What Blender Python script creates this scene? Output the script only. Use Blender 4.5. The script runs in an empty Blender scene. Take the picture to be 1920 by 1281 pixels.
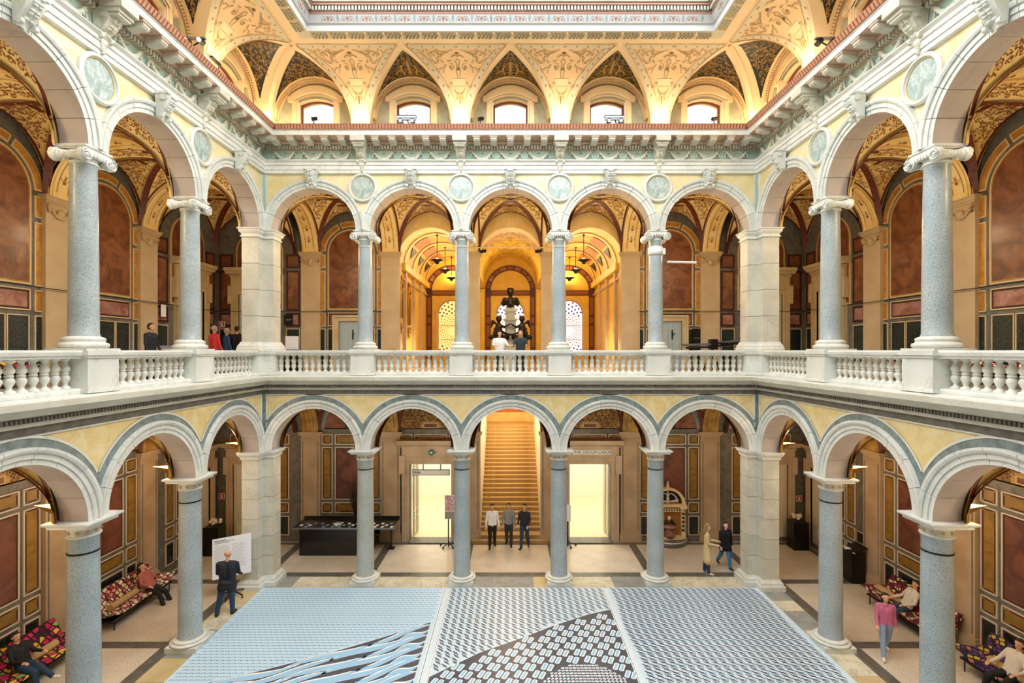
import bpy, bmesh, math, random
import numpy as np
from mathutils import Vector, Matrix
random.seed(7)
PI = math.pi
S = 3.3            # metres per arcade bay; all building dimensions below are in bays
HE = 2.394         # eye height above the ground floor
HW = 2.52          # half width of the square court
YC = 2.51          # court centre in front of the camera
sc = bpy.context.scene
COL = sc.collection

# ---------------------------------------------------------------- camera, world, light, exposure
cam_d = bpy.data.cameras.new('camera'); cam = bpy.data.objects.new('camera', cam_d); COL.objects.link(cam)
cam.location = (0, 0, HE*S); cam.rotation_euler = (PI/2, 0, 0)
cam_d.sensor_width = 36; cam_d.lens = 926/1920*36
cam_d.shift_x = 3/1920; cam_d.shift_y = 16.5/1920
cam_d.clip_start = 0.02; cam_d.clip_end = 300
sc.camera = cam
sc.view_settings.view_transform = 'Standard'; sc.view_settings.look = 'None'
sc.view_settings.gamma = 1; sc.view_settings.use_curve_mapping = False
sc.view_settings.exposure = 0.0
sc.cycles.max_bounces = 7; sc.cycles.diffuse_bounces = 5; sc.cycles.glossy_bounces = 3
sc.cycles.transmission_bounces = 4; sc.cycles.transparent_max_bounces = 8
sc.cycles.use_denoising = True
sc.cycles.caustics_reflective = False; sc.cycles.caustics_refractive = False
sc.cycles.sample_clamp_indirect = 6.0
world = bpy.data.worlds.new('world'); sc.world = world; world.use_nodes = True
world.node_tree.nodes['Background'].inputs[0].default_value = (0.93, 0.97, 1.0, 1)
world.node_tree.nodes['Background'].inputs[1].default_value = 1.6
SKYLIGHT = 7.8     # emission of the skylight glass
WARM = (1.0, 0.60, 0.24)

def lamp(kind, loc, power, color=WARM, size=0.15, rot=None, size_y=None, spot=None):
    d = bpy.data.lights.new('lamp_or_fill_light', kind); o = bpy.data.objects.new('lamp_or_fill_light', d)
    COL.objects.link(o); o.location = loc; d.energy = power; d.color = color
    if kind == 'AREA':
        d.size = size
        if size_y: d.shape = 'RECTANGLE'; d.size_y = size_y
    else: d.shadow_soft_size = size
    if kind == 'SPOT' and spot: d.spot_size = spot; d.spot_blend = .6
    if rot: o.rotation_euler = rot
    return o

# ---------------------------------------------------------------- materials
def srgb(h):
    h = h.lstrip('#'); c = [int(h[i:i+2], 16)/255 for i in (0, 2, 4)]
    return tuple((x/12.92 if x < .04045 else ((x+.055)/1.055)**2.4) for x in c) + (1,)
MATS = {}
def mat(name, col, rough=.5, metal=0, col2=None, scale=3, detail=4, lo=.35, hi=.65, dist=0, bump=0, bscale=None,
        speck=None, vein=None, emit=0, rnd=0, spec=.5, coat=0):
    m = bpy.data.materials.new(name); m.use_nodes = True; MATS[name] = m
    nt = m.node_tree; N = nt.nodes; L = nt.links; b = N['Principled BSDF']
    b.inputs['Roughness'].default_value = rough; b.inputs['Metallic'].default_value = metal
    b.inputs['Specular IOR Level'].default_value = spec
    b.inputs['Coat Weight'].default_value = coat; b.inputs['Coat Roughness'].default_value = .12
    c1 = srgb(col); out = None
    tc = N.new('ShaderNodeTexCoord')
    def noise(sc_, det=4, di=0):
        n = N.new('ShaderNodeTexNoise'); n.inputs['Scale'].default_value = sc_
        n.inputs['Detail'].default_value = det; n.inputs['Distortion'].default_value = di
        L.new(tc.outputs['Object'], n.inputs['Vector']); return n
    def mix(fac, a, bb):
        x = N.new('ShaderNodeMix'); x.data_type = 'RGBA'
        L.new(fac, x.inputs[0])
        if isinstance(a, tuple): x.inputs[6].default_value = a
        else: L.new(a, x.inputs[6])
        if isinstance(bb, tuple): x.inputs[7].default_value = bb
        else: L.new(bb, x.inputs[7])
        return x.outputs[2]
    def ramp(sock, a, z, inv=False):
        r = N.new('ShaderNodeMapRange'); r.inputs[1].default_value = a; r.inputs[2].default_value = z
        if inv: r.inputs[3].default_value = 1; r.inputs[4].default_value = 0
        L.new(sock, r.inputs[0]); return r.outputs[0]
    cur = c1
    if col2:
        cur = mix(ramp(noise(scale, detail, dist).outputs[0], lo, hi), c1, srgb(col2))
    if vein:   # (colour, scale, width, strength)
        n = noise(vein[1], 5, 1.2)
        a = N.new('ShaderNodeMath'); a.operation = 'SUBTRACT'; a.inputs[1].default_value = .5; L.new(n.outputs[0], a.inputs[0])
        ab = N.new('ShaderNodeMath'); ab.operation = 'ABSOLUTE'; L.new(a.outputs[0], ab.inputs[0])
        r = ramp(ab.outputs[0], 0, vein[2], True)
        k = N.new('ShaderNodeMath'); k.operation = 'MULTIPLY'; k.inputs[1].default_value = vein[3]; L.new(r, k.inputs[0])
        cur = mix(k.outputs[0], cur, srgb(vein[0]))
    if speck:  # (colour, scale, threshold)
        n = noise(speck[1], 2)
        cur = mix(ramp(n.outputs[0], speck[2], speck[2]+.06), cur, srgb(speck[0]))
    if rnd:
        oi = N.new('ShaderNodeObjectInfo')
        hs = N.new('ShaderNodeHueSaturation')
        r = N.new('ShaderNodeMapRange'); r.inputs[3].default_value = 1-rnd; r.inputs[4].default_value = 1+rnd
        L.new(oi.outputs['Random'], r.inputs[0]); L.new(r.outputs[0], hs.inputs['Value'])
        if isinstance(cur, tuple): hs.inputs['Color'].default_value = cur
        else: L.new(cur, hs.inputs['Color'])
        cur = hs.outputs[0]
    if isinstance(cur, tuple): b.inputs['Base Color'].default_value = cur
    else: L.new(cur, b.inputs['Base Color'])
    if bump:
        n = noise(bscale or scale*4, 4); bp = N.new('ShaderNodeBump'); bp.inputs['Strength'].default_value = bump
        bp.inputs['Distance'].default_value = .02
        L.new(n.outputs[0], bp.inputs['Height']); L.new(bp.outputs[0], b.inputs['Normal'])
    if emit:
        b.inputs['Emission Color'].default_value = c1; b.inputs['Emission Strength'].default_value = emit
    return m
mat('white_marble', '#e8e8e0', .42, col2='#d8dad2', scale=1.6, vein=('#a9aaa2', .8, .015, .35), rnd=.03, coat=.1)
mat('cool_marble', '#dde0d8', .42, col2='#cdd1ca', scale=2, vein=('#9aa3a0', 1.0, .015, .3), rnd=.05, coat=.1)
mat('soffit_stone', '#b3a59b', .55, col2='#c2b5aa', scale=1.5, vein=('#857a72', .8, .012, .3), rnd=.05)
mat('pale_stone', '#d6d3c3', .5, col2='#c5c2b2', scale=1.6, vein=('#a19d8c', .9, .018, .3), rnd=.05)
mat('yellow_marble', '#f0dfae', .4, col2='#e6cb86', scale=3, detail=7, dist=.6, vein=('#c9a25c', 1.6, .012, .3), coat=.1)
mat('pale_yellow_marble', '#ebe1bb', .42, col2='#e0cd94', scale=1.3, detail=7, dist=.8, vein=('#bfa76a', 1.1, .01, .3), coat=.1)
mat('grey_marble', '#8d9a98', .4, col2='#6f7c7a', scale=6, detail=6, dist=.6, rnd=.05)
mat('dark_grey_marble', '#77726a', .4, col2='#5c5952', scale=5, detail=6, dist=.6)
mat('granite', '#b9c3c5', .35, col2='#a5b1b4', scale=1.2, speck=('#66716f', 75, .56), coat=.12)
mat('granite_light', '#c0c3bb', .35, col2='#aeb2aa', scale=1.2, speck=('#7a807c', 75, .56), coat=.12)
mat('green_plaster', '#b3cabc', .6, col2='#a3bcae', scale=2)
mat('stucco', '#e2e0cf', .6, col2='#c2bfac', scale=9, bump=.3)
mat('pink_stone', '#d2b59a', .6, col2='#c4a48a', scale=6)
mat('plum_stone', '#7c4a38', .4, col2='#552d24', scale=1.8, detail=8, dist=1.2, rnd=.06, coat=.1)
mat('ochre_stone', '#9a7532', .42, col2='#80601f', scale=3, dist=1, vein=('#7c4a18', 2, .02, .5), rnd=.05)
mat('bright_ochre', '#c78f3a', .42, col2='#a86f28', scale=3, dist=1, vein=('#8a5520', 2, .02, .5), rnd=.04)
mat('red_brown_stone', '#8c5636', .38, col2='#633624', scale=1.7, detail=9, lo=.38, hi=.62, dist=1.6, vein=('#b98055', 2.2, .008, .3), rnd=.06, coat=.1)
mat('rose_marble', '#84493a', .3, col2='#ad7f70', scale=2.4, detail=8, dist=1.0, vein=('#d2b6aa', 2.0, .012, .5), coat=.2)
mat('dark_green_stone', '#1d2a26', .25, col2='#0e1614', scale=8, detail=6, dist=.8, vein=('#4f6a60', 9, .02, .6), coat=.3)
mat('dark_red_line', '#4a1c12', .5)
mat('cream_frame', '#d8bf92', .5)
mat('pale_frame', '#cfc6b6', .5)
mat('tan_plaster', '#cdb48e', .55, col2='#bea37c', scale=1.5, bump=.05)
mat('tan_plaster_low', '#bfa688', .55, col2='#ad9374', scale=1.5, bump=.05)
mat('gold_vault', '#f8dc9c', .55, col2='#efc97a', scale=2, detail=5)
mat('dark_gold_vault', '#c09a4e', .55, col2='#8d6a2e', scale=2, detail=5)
mat('hall_gold', '#e9c348', .5, col2='#dcb03a', scale=2, detail=5)
mat('hall_orange', '#cc7f24', .5, col2='#b45f20', scale=4)
mat('scroll_brown', '#8a4f20', .6)
mat('rib_red', '#6d2a14', .5, col2='#4d1a0c', scale=20)
mat('rib_dot', '#c99a4a', .5)
mat('cream_vault', '#f3cfa0', .6, col2='#eac28e', scale=1.6)
mat('cream_band', '#d9c9a8', .6)
mat('cream_light', '#f2d3a4', .6)
mat('relief_tan', '#a88a5e', .6)
mat('black_panel', '#0f0d0b', .5, col2='#171410', scale=14)
mat('gold_paint', '#b98f48', .45)
mat('attic_green', '#b9b598', .55, col2='#a29f82', scale=3, vein=('#8a8a70', 2.5, .03, .4))
mat('red_ornament', '#a8634a', .55, col2='#8f4c36', scale=12)
mat('red_leaf', '#c48f70', .55)
mat('window_wood', '#6d3b20', .45)
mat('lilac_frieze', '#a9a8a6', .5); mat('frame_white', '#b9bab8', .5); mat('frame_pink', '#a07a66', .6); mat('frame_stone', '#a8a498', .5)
mat('terrazzo', '#dcd1bd', .26, col2='#cec0aa', scale=1.2, speck=('#9a8a76', 40, .58), coat=.25)
mat('floor_dark', '#6b675f', .32, col2='#55524b', scale=5, speck=('#8a867c', 30, .62), coat=.2)
mat('paver_cream', '#dbd5bf', .45, col2='#c4bc9f', scale=2, vein=('#8f8a68', 2, .03, .5), rnd=.06)
mat('paver_ochre', '#cdbd92', .45, col2='#bfab7c', scale=2, rnd=.05)
mat('paver_grey', '#a3a5a0', .5, col2='#8d908c', scale=2, speck=('#5f6462', 30, .6), rnd=.05)
mat('stair_stone', '#cdb07c', .35, col2='#b89762', scale=2)
mat('black', '#0b0b0b', .35); mat('black_satin', '#121212', .25, coat=.3)
mat('dark_metal', '#23211f', .4, metal=.7); mat('white_paint', '#f2f2f2', .5)
mat('board_white', '#f3f4f8', .5); mat('bronze', '#2c241c', .38, metal=.75, col2='#43382a', scale=6)
mat('gilt', '#c7973a', .3, metal=.8); mat('door_grey', '#aebabb', .45); mat('door_cream', '#d9cfb8', .5)
mat('room_white', '#f5efe2', .6); mat('room_floor', '#e4d6ae', .3)
mat('steel', '#8d9499', .3, metal=.6)

def emis(name, col, s):
    m = bpy.data.materials.new(name); m.use_nodes = True; N = m.node_tree.nodes
    b = N['Principled BSDF']; b.inputs['Base Color'].default_value = srgb(col)
    b.inputs['Emission Color'].default_value = srgb(col); b.inputs['Emission Strength'].default_value = s
    MATS[name] = m; return m
emis('skylight_glass', '#f6fbff', SKYLIGHT)
emis('lamp_glow', '#ffc870', 14); emis('spot_glow', '#fff0d0', 40)
emis('stained_white', '#fdf2ff', .82); emis('stained_gold', '#ffdb8a', .85); emis('stained_violet', '#3b2a9a', .2)
g = bpy.data.materials.new('window_glass'); g.use_nodes = True; MATS['window_glass'] = g
nt = g.node_tree; nt.nodes.clear(); o_ = nt.nodes.new('ShaderNodeOutputMaterial'); mx = nt.nodes.new('ShaderNodeMixShader')
tr = nt.nodes.new('ShaderNodeBsdfTransparent'); gl = nt.nodes.new('ShaderNodeBsdfGlossy'); gl.inputs['Roughness'].default_value = .03
mx.inputs[0].default_value = .08; nt.links.new(tr.outputs[0], mx.inputs[1]); nt.links.new(gl.outputs[0], mx.inputs[2]); nt.links.new(mx.outputs[0], o_.inputs[0])

# ---------------------------------------------------------------- mesh builder (bay units, scaled at build)
class MB:
    def __init__(s): s.v = []; s.f = []; s.fm = []; s.sm = []; s.mats = []
    def mi(s, m):
        if m not in s.mats: s.mats.append(m)
        return s.mats.index(m)
    def add(s, pts, faces, m, smooth=False):
        o = len(s.v); s.v.extend(pts); k = s.mi(m)
        for f in faces: s.f.append([o+i for i in f]); s.fm.append(k); s.sm.append(smooth)
    def poly(s, pts, m): s.add(pts, [list(range(len(pts)))], m)
    def box(s, x0, x1, y0, y1, z0, z1, m):
        s.add([(x0,y0,z0),(x1,y0,z0),(x1,y1,z0),(x0,y1,z0),(x0,y0,z1),(x1,y0,z1),(x1,y1,z1),(x0,y1,z1)],
              [(0,3,2,1),(4,5,6,7),(0,1,5,4),(1,2,6,5),(2,3,7,6),(3,0,4,7)], m)
    def grid(s, P, m, smooth=True, close=False):     # P[i][j] points
        n = len(P); k = len(P[0]); pts = [p for r in P for p in r]; F = []
        for i in range(n-1 + (1 if close else 0)):
            for j in range(k-1):
                a = i*k+j; b = ((i+1) % n)*k+j; F.append((a, b, b+1, a+1))
        s.add(pts, F, m, smooth)
    def lathe(s, prof, m, c=(0,0,0), n=24, smooth=True, a0=0, a1=2*PI):
        full = abs(a1-a0-2*PI) < 1e-6
        P = [[(c[0]+r*math.cos(a0+(a1-a0)*i/n), c[1]+r*math.sin(a0+(a1-a0)*i/n), c[2]+z) for r, z in prof] for i in range(n if full else n+1)]
        s.grid(P, m, smooth, close=full)
    def prism(s, poly, z0, z1, m, f=lambda x, y, z: (x, y, z), caps=True):   # extrude a 2D polygon
        n = len(poly); pts = [f(x, y, z0) for x, y in poly]+[f(x, y, z1) for x, y in poly]
        F = [(i, (i+1) % n, n+(i+1) % n, n+i) for i in range(n)]
        if caps: F += [list(range(n))[::-1], list(range(n, 2*n))]
        s.add(pts, F, m)
    def tube(s, pts, r, m, n=8, caps=True):
        pts = [Vector(p) for p in pts]; R = r if isinstance(r, (list, tuple)) else [r]*len(pts); P = []
        up = Vector((0, 0, 1))
        for i, p in enumerate(pts):
            t = (pts[min(i+1, len(pts)-1)]-pts[max(i-1, 0)]).normalized()
            u = t.cross(up if abs(t.z) < .95 else Vector((1, 0, 0))).normalized(); w = t.cross(u)
            P.append([tuple(p+R[i]*(u*math.cos(2*PI*j/n)+w*math.sin(2*PI*j/n))) for j in range(n)]+[None])
            P[-1][-1] = P[-1][0]
        s.grid(P, m, True)
        if caps:
            s.poly(P[0][:-1], m); s.poly(P[-1][:-1], m)
    def ball(s, c, r, m, n=10, k=7):
        rx, ry, rz = r if isinstance(r, (list, tuple)) else (r, r, r)
        P = [[(c[0]+rx*math.cos(2*PI*i/n)*math.sin(PI*j/k), c[1]+ry*math.sin(2*PI*i/n)*math.sin(PI*j/k), c[2]+rz*math.cos(PI*j/k)) for j in range(k+1)] for i in range(n)]
        s.grid(P, m, True, close=True)
    def ring(s, prof, t0, t1, n, m, cx=0, hz=0, clip=None, caps=True, ry=None, smooth=False, mats=None):
        # profile (r, d) swept round an arch in the a-h plane
        P = []
        for i in range(n+1):
            t = t0+(t1-t0)*i/n; row = []
            for r, d in prof:
                x = r*math.cos(t); z = (r if ry is None else r*ry)*math.sin(t)
                if clip: x = max(-clip, min(clip, x))
                row.append((cx+x, d, hz+z))
            P.append(row)
        if mats:
            for j in range(len(prof)-1): s.grid([[r[j], r[j+1]] for r in P], mats[j], smooth)
        else: s.grid(P, m, smooth)
        if caps: s.poly(P[0], m); s.poly(P[-1], m)
    def build(s, name):
        me = bpy.data.meshes.new(name)
        me.from_pydata([(x*S, y*S, z*S) for x, y, z in s.v], [], s.f)
        for m in s.mats: me.materials.append(MATS[m])
        me.polygons.foreach_set('material_index', s.fm); me.polygons.foreach_set('use_smooth', s.sm)
        me.update(); return me

def M_side(k, a=0, d=0, h=0, rot=0):      # k: 0 back, 1 left, 2 front, 3 right
    return (Matrix.Translation((0, YC*S, HE*S)) @ Matrix.Rotation(k*PI/2, 4, 'Z')
            @ Matrix.Translation((a*S, (HW+d)*S, h*S)) @ Matrix.Rotation(rot, 4, 'Z'))
def link(name, data, parent=None, mw=None, loc=None, rotz=0, scale=None, kind=None, label=None, cat=None, group=None):
    o = bpy.data.objects.new(name, data); COL.objects.link(o)
    if parent is not None:
        o.parent = parent
        if loc: o.location = (loc[0]*S, loc[1]*S, loc[2]*S)
        o.rotation_euler = (0, 0, rotz)
    elif mw is not None: o.matrix_world = mw
    if scale: o.scale = scale
    if kind: o['kind'] = kind
    if label: o['label'] = label
    if cat: o['category'] = cat
    if group: o['group'] = group
    return o

# ---------------------------------------------------------------- ornament ribbons
def ribbon(mb, pts, w, m, fmap, taper=True):
    n = len(pts); P = []
    for i, (x, y) in enumerate(pts):
        x0, y0 = pts[max(i-1, 0)]; x1, y1 = pts[min(i+1, n-1)]
        tx, ty = x1-x0, y1-y0; l = math.hypot(tx, ty) or 1
        ww = w*(math.sin(PI*(i+.6)/(n+.2))**.5 if taper else 1)/2
        P.append([fmap(x-ty/l*ww, y+tx/l*ww), fmap(x+ty/l*ww, y-tx/l*ww)])
    mb.grid(P, m, False)
def spiral(cx, cy, r, a0, turns, sgn=1, n=14):
    return [(cx+r*(1-.85*i/n)*math.cos(a0+sgn*turns*2*PI*i/n), cy+r*(1-.85*i/n)*math.sin(a0+sgn*turns*2*PI*i/n)) for i in range(n+1)]
def disc2(mb, cx, cy, r, m, fmap, n=8, ry=None):
    ry = ry or r
    mb.poly([fmap(cx+r*math.cos(2*PI*i/n), cy+ry*math.sin(2*PI*i/n)) for i in range(n)], m)
def curls(mb, fmap, inside, x0, x1, y0, y1, n, size, w, m, rng, mirror=True, dots=.4):
    """scrolls, leaves and dots scattered evenly (mirrored about x=0)"""
    pts = []; tries = 0
    while len(pts) < n and tries < n*60:
        tries += 1
        x = rng.uniform(0 if mirror else x0, x1); y = rng.uniform(y0, y1)
        if not inside(x, y, size*.8): continue
        if any((x-a)**2+(y-b)**2 < (size*1.55)**2 for a, b in pts): continue
        if mirror and x < size*.75: x = max(x, size*.8)
        pts.append((x, y)); r = size*rng.uniform(.65, 1.0); a0 = rng.uniform(0, 2*PI); sg = rng.choice((-1, 1))
        for sx in ((1, -1) if mirror else (1,)):
            f = lambda u, v, sx=sx: fmap(sx*u, v)
            t = rng.random() if sx == 1 else t
            ribbon(mb, spiral(x, y, r, a0, .95+.4*((pts[-1][0]*37) % 1), sg), w, m, f)
            for q in (0, 1):
                aa = a0+PI*q+.5
                ribbon(mb, [(x+r*(1+.35*i/3)*math.cos(aa+.25*i), y+r*(1+.35*i/3)*math.sin(aa+.25*i)) for i in range(4)], w*1.5, m, f)
            if t < dots: disc2(mb, x, y, w*.9, m, f, 6)

# ================================================================ STRUCTURE
R0, RA, TH = .425, .515, .16           # arch radius, archivolt outer radius, wall thickness
HSU, HSG = 1.222, -1.018               # springings, upper and ground
def spandrel(hs, top, m, x0=-.5, x1=.5, r=.50):
    mb = MB(); T = top-hs
    angs = sorted(set([i*PI/32 for i in range(33)]+[math.atan2(T, x1), PI-math.atan2(T, -x0)]))
    for dd in (0, TH):
        P = []
        for t in angs:
            c, s_ = math.cos(t), math.sin(t)
            k = min(T/s_ if s_ > 1e-9 else 1e9, (x1/c if c > 1e-9 else (x0/c if c < -1e-9 else 1e9)))
            P.append([(r*c, dd, hs+r*s_), (k*c, dd, hs+max(k*s_, 0))])
        mb.grid(P, m, False)
    return mb
walls = {}
SIDE = {0: 'back', 1: 'left', 2: 'front', 3: 'right'}
def wall_object(k):
    mb = MB()
    for b in range(-2, 3):
        x0 = -.5 if b > -2 else -.52; x1 = .5 if b < 2 else .52
        for hs, top, m in ((HSU, 1.80, 'pale_yellow_marble'), (HSG, -.40, 'yellow_marble')):
            sp = spandrel(hs, top, m, x0, x1); o = len(mb.v)
            mb.v += [(x+b, y, z) for x, y, z in sp.v]
            for f in sp.f: mb.f.append([o+i for i in f]); mb.fm.append(mb.mi(m)); mb.sm.append(False)
    # solid wall behind the entablature and between the floors
    mb.box(-HW-TH, HW+TH, .001, TH, 1.80, 2.2, 'pale_stone')
    mb.box(-HW, HW, .02, TH, -.41, -.27, 'pale_stone')
    return mb.build('wall_arcade')
arc_me = wall_object(0)
for k in range(4):
    walls[k] = link('wall_'+SIDE[k], arc_me, mw=M_side(k), kind='structure',
                    label='two-storey marble arcade wall of the court, %s side' % SIDE[k])
# --- mitred mouldings
def mitre(mb, prof, m, mats=None):
    for j in range(len(prof)-1):
        (p0, h0), (p1, h1) = prof[j], prof[j+1]; mm = mats[j] if mats else m
        mb.poly([(-(HW-p0), -p0, h0), ((HW-p0), -p0, h0), ((HW-p1), -p1, h1), (-(HW-p1), -p1, h1)], mm)
mb = MB(); W_, Pk = 'white_marble', 'pink_stone'
prof = [(0,1.79),(.028,1.795),(.028,1.828),(.036,1.828),(.036,1.868),(.046,1.872),(.046,1.895),(.066,1.912),(.066,1.918)]
mitre(mb, prof, 'white_marble')
mitre(mb, [(.066,1.918),(.008,1.92)], 'white_marble'); mitre(mb, [(.008,1.92),(.008,2.03)], 'green_plaster')
mitre(mb, [(.008,2.03),(.02,2.034),(.02,2.072),(.055,2.076),(.07,2.088),(.07,2.106),(.192,2.110)], Pk)
mitre(mb, [(.192,2.110),(.192,2.150),(.204,2.158)], 'white_marble')
mitre(mb, [(.204,2.158),(.21,2.17),(.225,2.20),(.225,2.208)], 'red_ornament'); mitre(mb, [(.225,2.208),(-.06,2.212)], 'pale_stone')
up_ent = mb.build('entablature')
mb = MB()
mitre(mb, [(0,-.445),(.012,-.445),(.012,-.402)], 'dark_grey_marble')
mitre(mb, [(.012,-.402),(.03,-.398),(.03,-.350)], 'pale_stone')
mitre(mb, [(.03,-.350),(.055,-.345),(.06,-.33),(.085,-.312),(.106,-.302),(.106,-.268),(.10,-.262)], 'pale_stone')
mitre(mb, [(.10,-.262),(.0,-.252),(-.02,-.252)], 'white_marble')
low_ent = mb.build('balcony_cornice')
def dentils(p0, p1, h0, h1, sp, m):
    mb = MB(); n = int(2*(HW-p1)/sp)
    for i in range(n):
        a = -(HW-p1)+(i+.5)*2*(HW-p1)/n; mb.box(a-sp*.3, a+sp*.3, -p1, -p0, h0, h1, m)
    return mb.build('dentils')
den_u = dentils(.018, .05, 2.038, 2.070, .029, 'pale_stone'); den_l = dentils(.028, .046, -.376, -.353, .024, 'dark_grey_marble')
# --- leaf row on the red sima
mb = MB()
for i in range(150):
    a = -2.28+i*4.56/149
    mb.add([(a-.012,-.2085,2.163),(a,-.212,2.160),(a+.012,-.2085,2.163),(a+.010,-.2275,2.196),(a,-.232,2.203),(a-.010,-.2275,2.196)], [(0,1,4,5),(1,2,3,4)], 'red_leaf')
leaf_me = mb.build('leaf_row')
# --- grey and white rings and border of the ground arches
mb = MB()
for b in range(-2, 3):
    cl = .5
    mb.ring([(.51,-.006),(.562,-.006)], 0, PI, 40, 'grey_marble', b, HSG, clip=cl, caps=False)
    mb.ring([(.562,-.009),(.575,-.009)], .51, PI-.51, 36, 'white_marble', b, HSG, clip=cl, caps=False)
mb.box(-HW+.04, HW-.04, -.009, 0, -.455, -.445, 'white_marble')
for sx in (-1, 1):
    mb.box(*sorted((sx*(HW-.034), sx*HW)), -.010, 0, -1.0, -.445, 'grey_marble')
    mb.box(*sorted((sx*(HW-.043), sx*(HW-.034))), -.009, 0, -.78, -.445, 'white_marble')
ring_me = mb.build('spandrel_border')
mb = MB()
for sx in (-1, 1):
    mb.box(*sorted((sx*(HW-.045), sx*HW)), -.012, 0, 1.225, 1.79, 'cool_marble')
    mb.box(*sorted((sx*(HW-.032), sx*(HW-.012))), -.016, 0, 1.24, 1.78, 'green_plaster')
strip_me = mb.build('corner_strip')
# --- voussoirs
def voussoir(t0, t1, upper):
    mb = MB(); g_ = .0035
    prof = [(R0,TH),(R0,-.012),(R0+.03,-.012),(R0+.030,-.020),(R0+.062,-.020),(R0+.062,-.030),(R0+.075,-.036),(RA,-.036),(RA,.0)]
    face = 'cool_marble' if upper else 'white_marble'
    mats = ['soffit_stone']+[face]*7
    mb.ring(prof, t0+g_, t1-g_, 6, face, 0, 0, clip=.4995, mats=mats)
    return mb.build('voussoir')
NV = 9
vous = {u: [voussoir(PI*i/NV, PI*(i+1)/NV, u) for i in range(NV)] for u in (0, 1)}
# --- keystone and console scrolls
def console(w, h, p, m, drop=True, leaf=True):
    """S scroll bracket: origin top centre on the wall face"""
    mb = MB(); prof = []
    for i in range(13):
        t = i/12; z = -h*t
        y = -p*(1-t)**1.3-(.25*p*math.sin(PI*t*1.15) if t < .87 else 0)-.006
        prof.append((y, z))
    ww = lambda t: w*(.5-.13*t)
    for sx in (-1, 1): mb.poly([(sx*ww(i/12), y, z) for i, (y, z) in enumerate(prof)]+[(sx*ww(1), 0, -h), (sx*ww(0), 0, 0)], m)
    mb.grid([[(x*ww(i/12)*2, y-(.012 if abs(x) < .3 else 0), z) for x in (-.5, -.32, -.22, .22, .32, .5)] for i, (y, z) in enumerate(prof)], m, True)
    mb.box(-w*.58, w*.58, -p-.014, 0, 0, .014, m)
    for sx in (-1, 1):     # volutes
        mb.tube([(sx*w*.56, -p*.75, -h*.14), (sx*w*.36, -p*.75, -h*.14)], h*.14, m, 12)
        mb.tube([(sx*w*.46, -p*.30-.01, -h*.88), (sx*w*.26, -p*.30-.01, -h*.88)], h*.10, m, 12)
    if leaf:
        rng = random.Random(3)
        for i in range(6):
            t = (i+1)/8; y, z = prof[int(t*12)]
            for sx in (-1, 1): mb.ball((sx*w*.13, y-.012, z), (w*.13, .014, h*.06), m, 6, 4)
    if drop:
        for i in range(5): mb.ball((0, -.02, -h-.012-.014*i), (w*.30*(1-.17*i), .02, .014), m, 7, 5)
    return mb.build('console')
key_me = console(.105, .165, .085, 'cool_marble', drop=False)
con_me = console(.10, .165, .105, 'stucco')
keyhead = MB(); keyhead.ball((0,-.04,-.165), (.045,.035,.022), 'cool_marble', 10, 6)
# --- modillions
mb = MB()
mb.box(-.04, .04, -.118, 0, -.012, 0, 'pink_stone')
P = [(-.11, -.012), (-.112, -.030), (-.10, -.044), (-.06, -.046), (-.035, -.052), (0, -.055), (0, -.012)]
mb.prism(P, -.031, .031, 'pale_stone', f=lambda x, y, z: (z, x, y))
mod_me = mb.build('modillion')
mb = MB(); mb.box(-.07, .07, -.135, 0, -.05, 0, 'pale_stone'); mb.box(-.06, .06, -.11, 0, -.075, -.05, 'pale_stone'); mb.box(-.05, .05, -.10, 0, -.09, -.075, 'pale_stone')
modb_me = mb.build('modillion_block')
# --- garland
mb = MB(); rng = random.Random(5)
for i in range(19):
    t = i/18*2-1; x = t*.085; z = -.052*(1-t*t)
    r = .009+.006*(1-abs(t))
    mb.ball((x, -.012, z), (r*1.1, r*1.1, r), 'stucco', 6, 4)
    if i % 2 == 0: mb.ball((x+rng.uniform(-.004,.004), -.016, z-.010), (r*.7,)*3, 'stucco', 5, 4)
for sx in (-1, 1):
    for q in range(4): mb.ball((sx*(.092+.004*q), -.009, .004-.012*q), (.006, .007, .008), 'stucco', 5, 4)
    mb.tube([(sx*.088, -.01, .004), (sx*.105, -.012, .018), (sx*.118, -.01, .008)], .0035, 'stucco', 5)
mb.lathe([(0,0),(.016,.0),(.012,.008),(0,.01)], 'stucco', (0,0,0), 8)
gar_me = mb.build('garland')
# --- medallion
mb = MB()
def disc_prof(mb, prof, m, n=36, mats=None):
    for j in range(len(prof)-1):
        mm = mats[j] if mats else m
        mb.grid([[(prof[j][0]*math.cos(2*PI*i/n), prof[j][1], prof[j][0]*math.sin(2*PI*i/n)),
                  (prof[j+1][0]*math.cos(2*PI*i/n), prof[j+1][1], prof[j+1][0]*math.sin(2*PI*i/n))] for i in range(n)], mm, False, close=True)
disc_prof(mb, [(.148,0),(.148,-.022),(.138,-.030),(.126,-.030),(.122,-.018),(.116,-.016),(.114,-.008),(.0,-.008)], 'cool_marble',
          mats=['cool_marble']*4+['cream_frame','cream_frame','green_plaster'])
med_frame = mb.build('medallion')
mat('medallion_marble', '#b4c3bd', .25, col2='#93a8a4', scale=3.5, detail=6, dist=1.5, vein=('#dfe8e4', 2.5, .04, .6), coat=.3, rnd=.06)
mb = MB(); disc_prof(mb, [(.114,-.006),(.113,-.011),(0,-.011)], 'medallion_marble'); med_disc = mb.build('medallion_disc')

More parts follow.
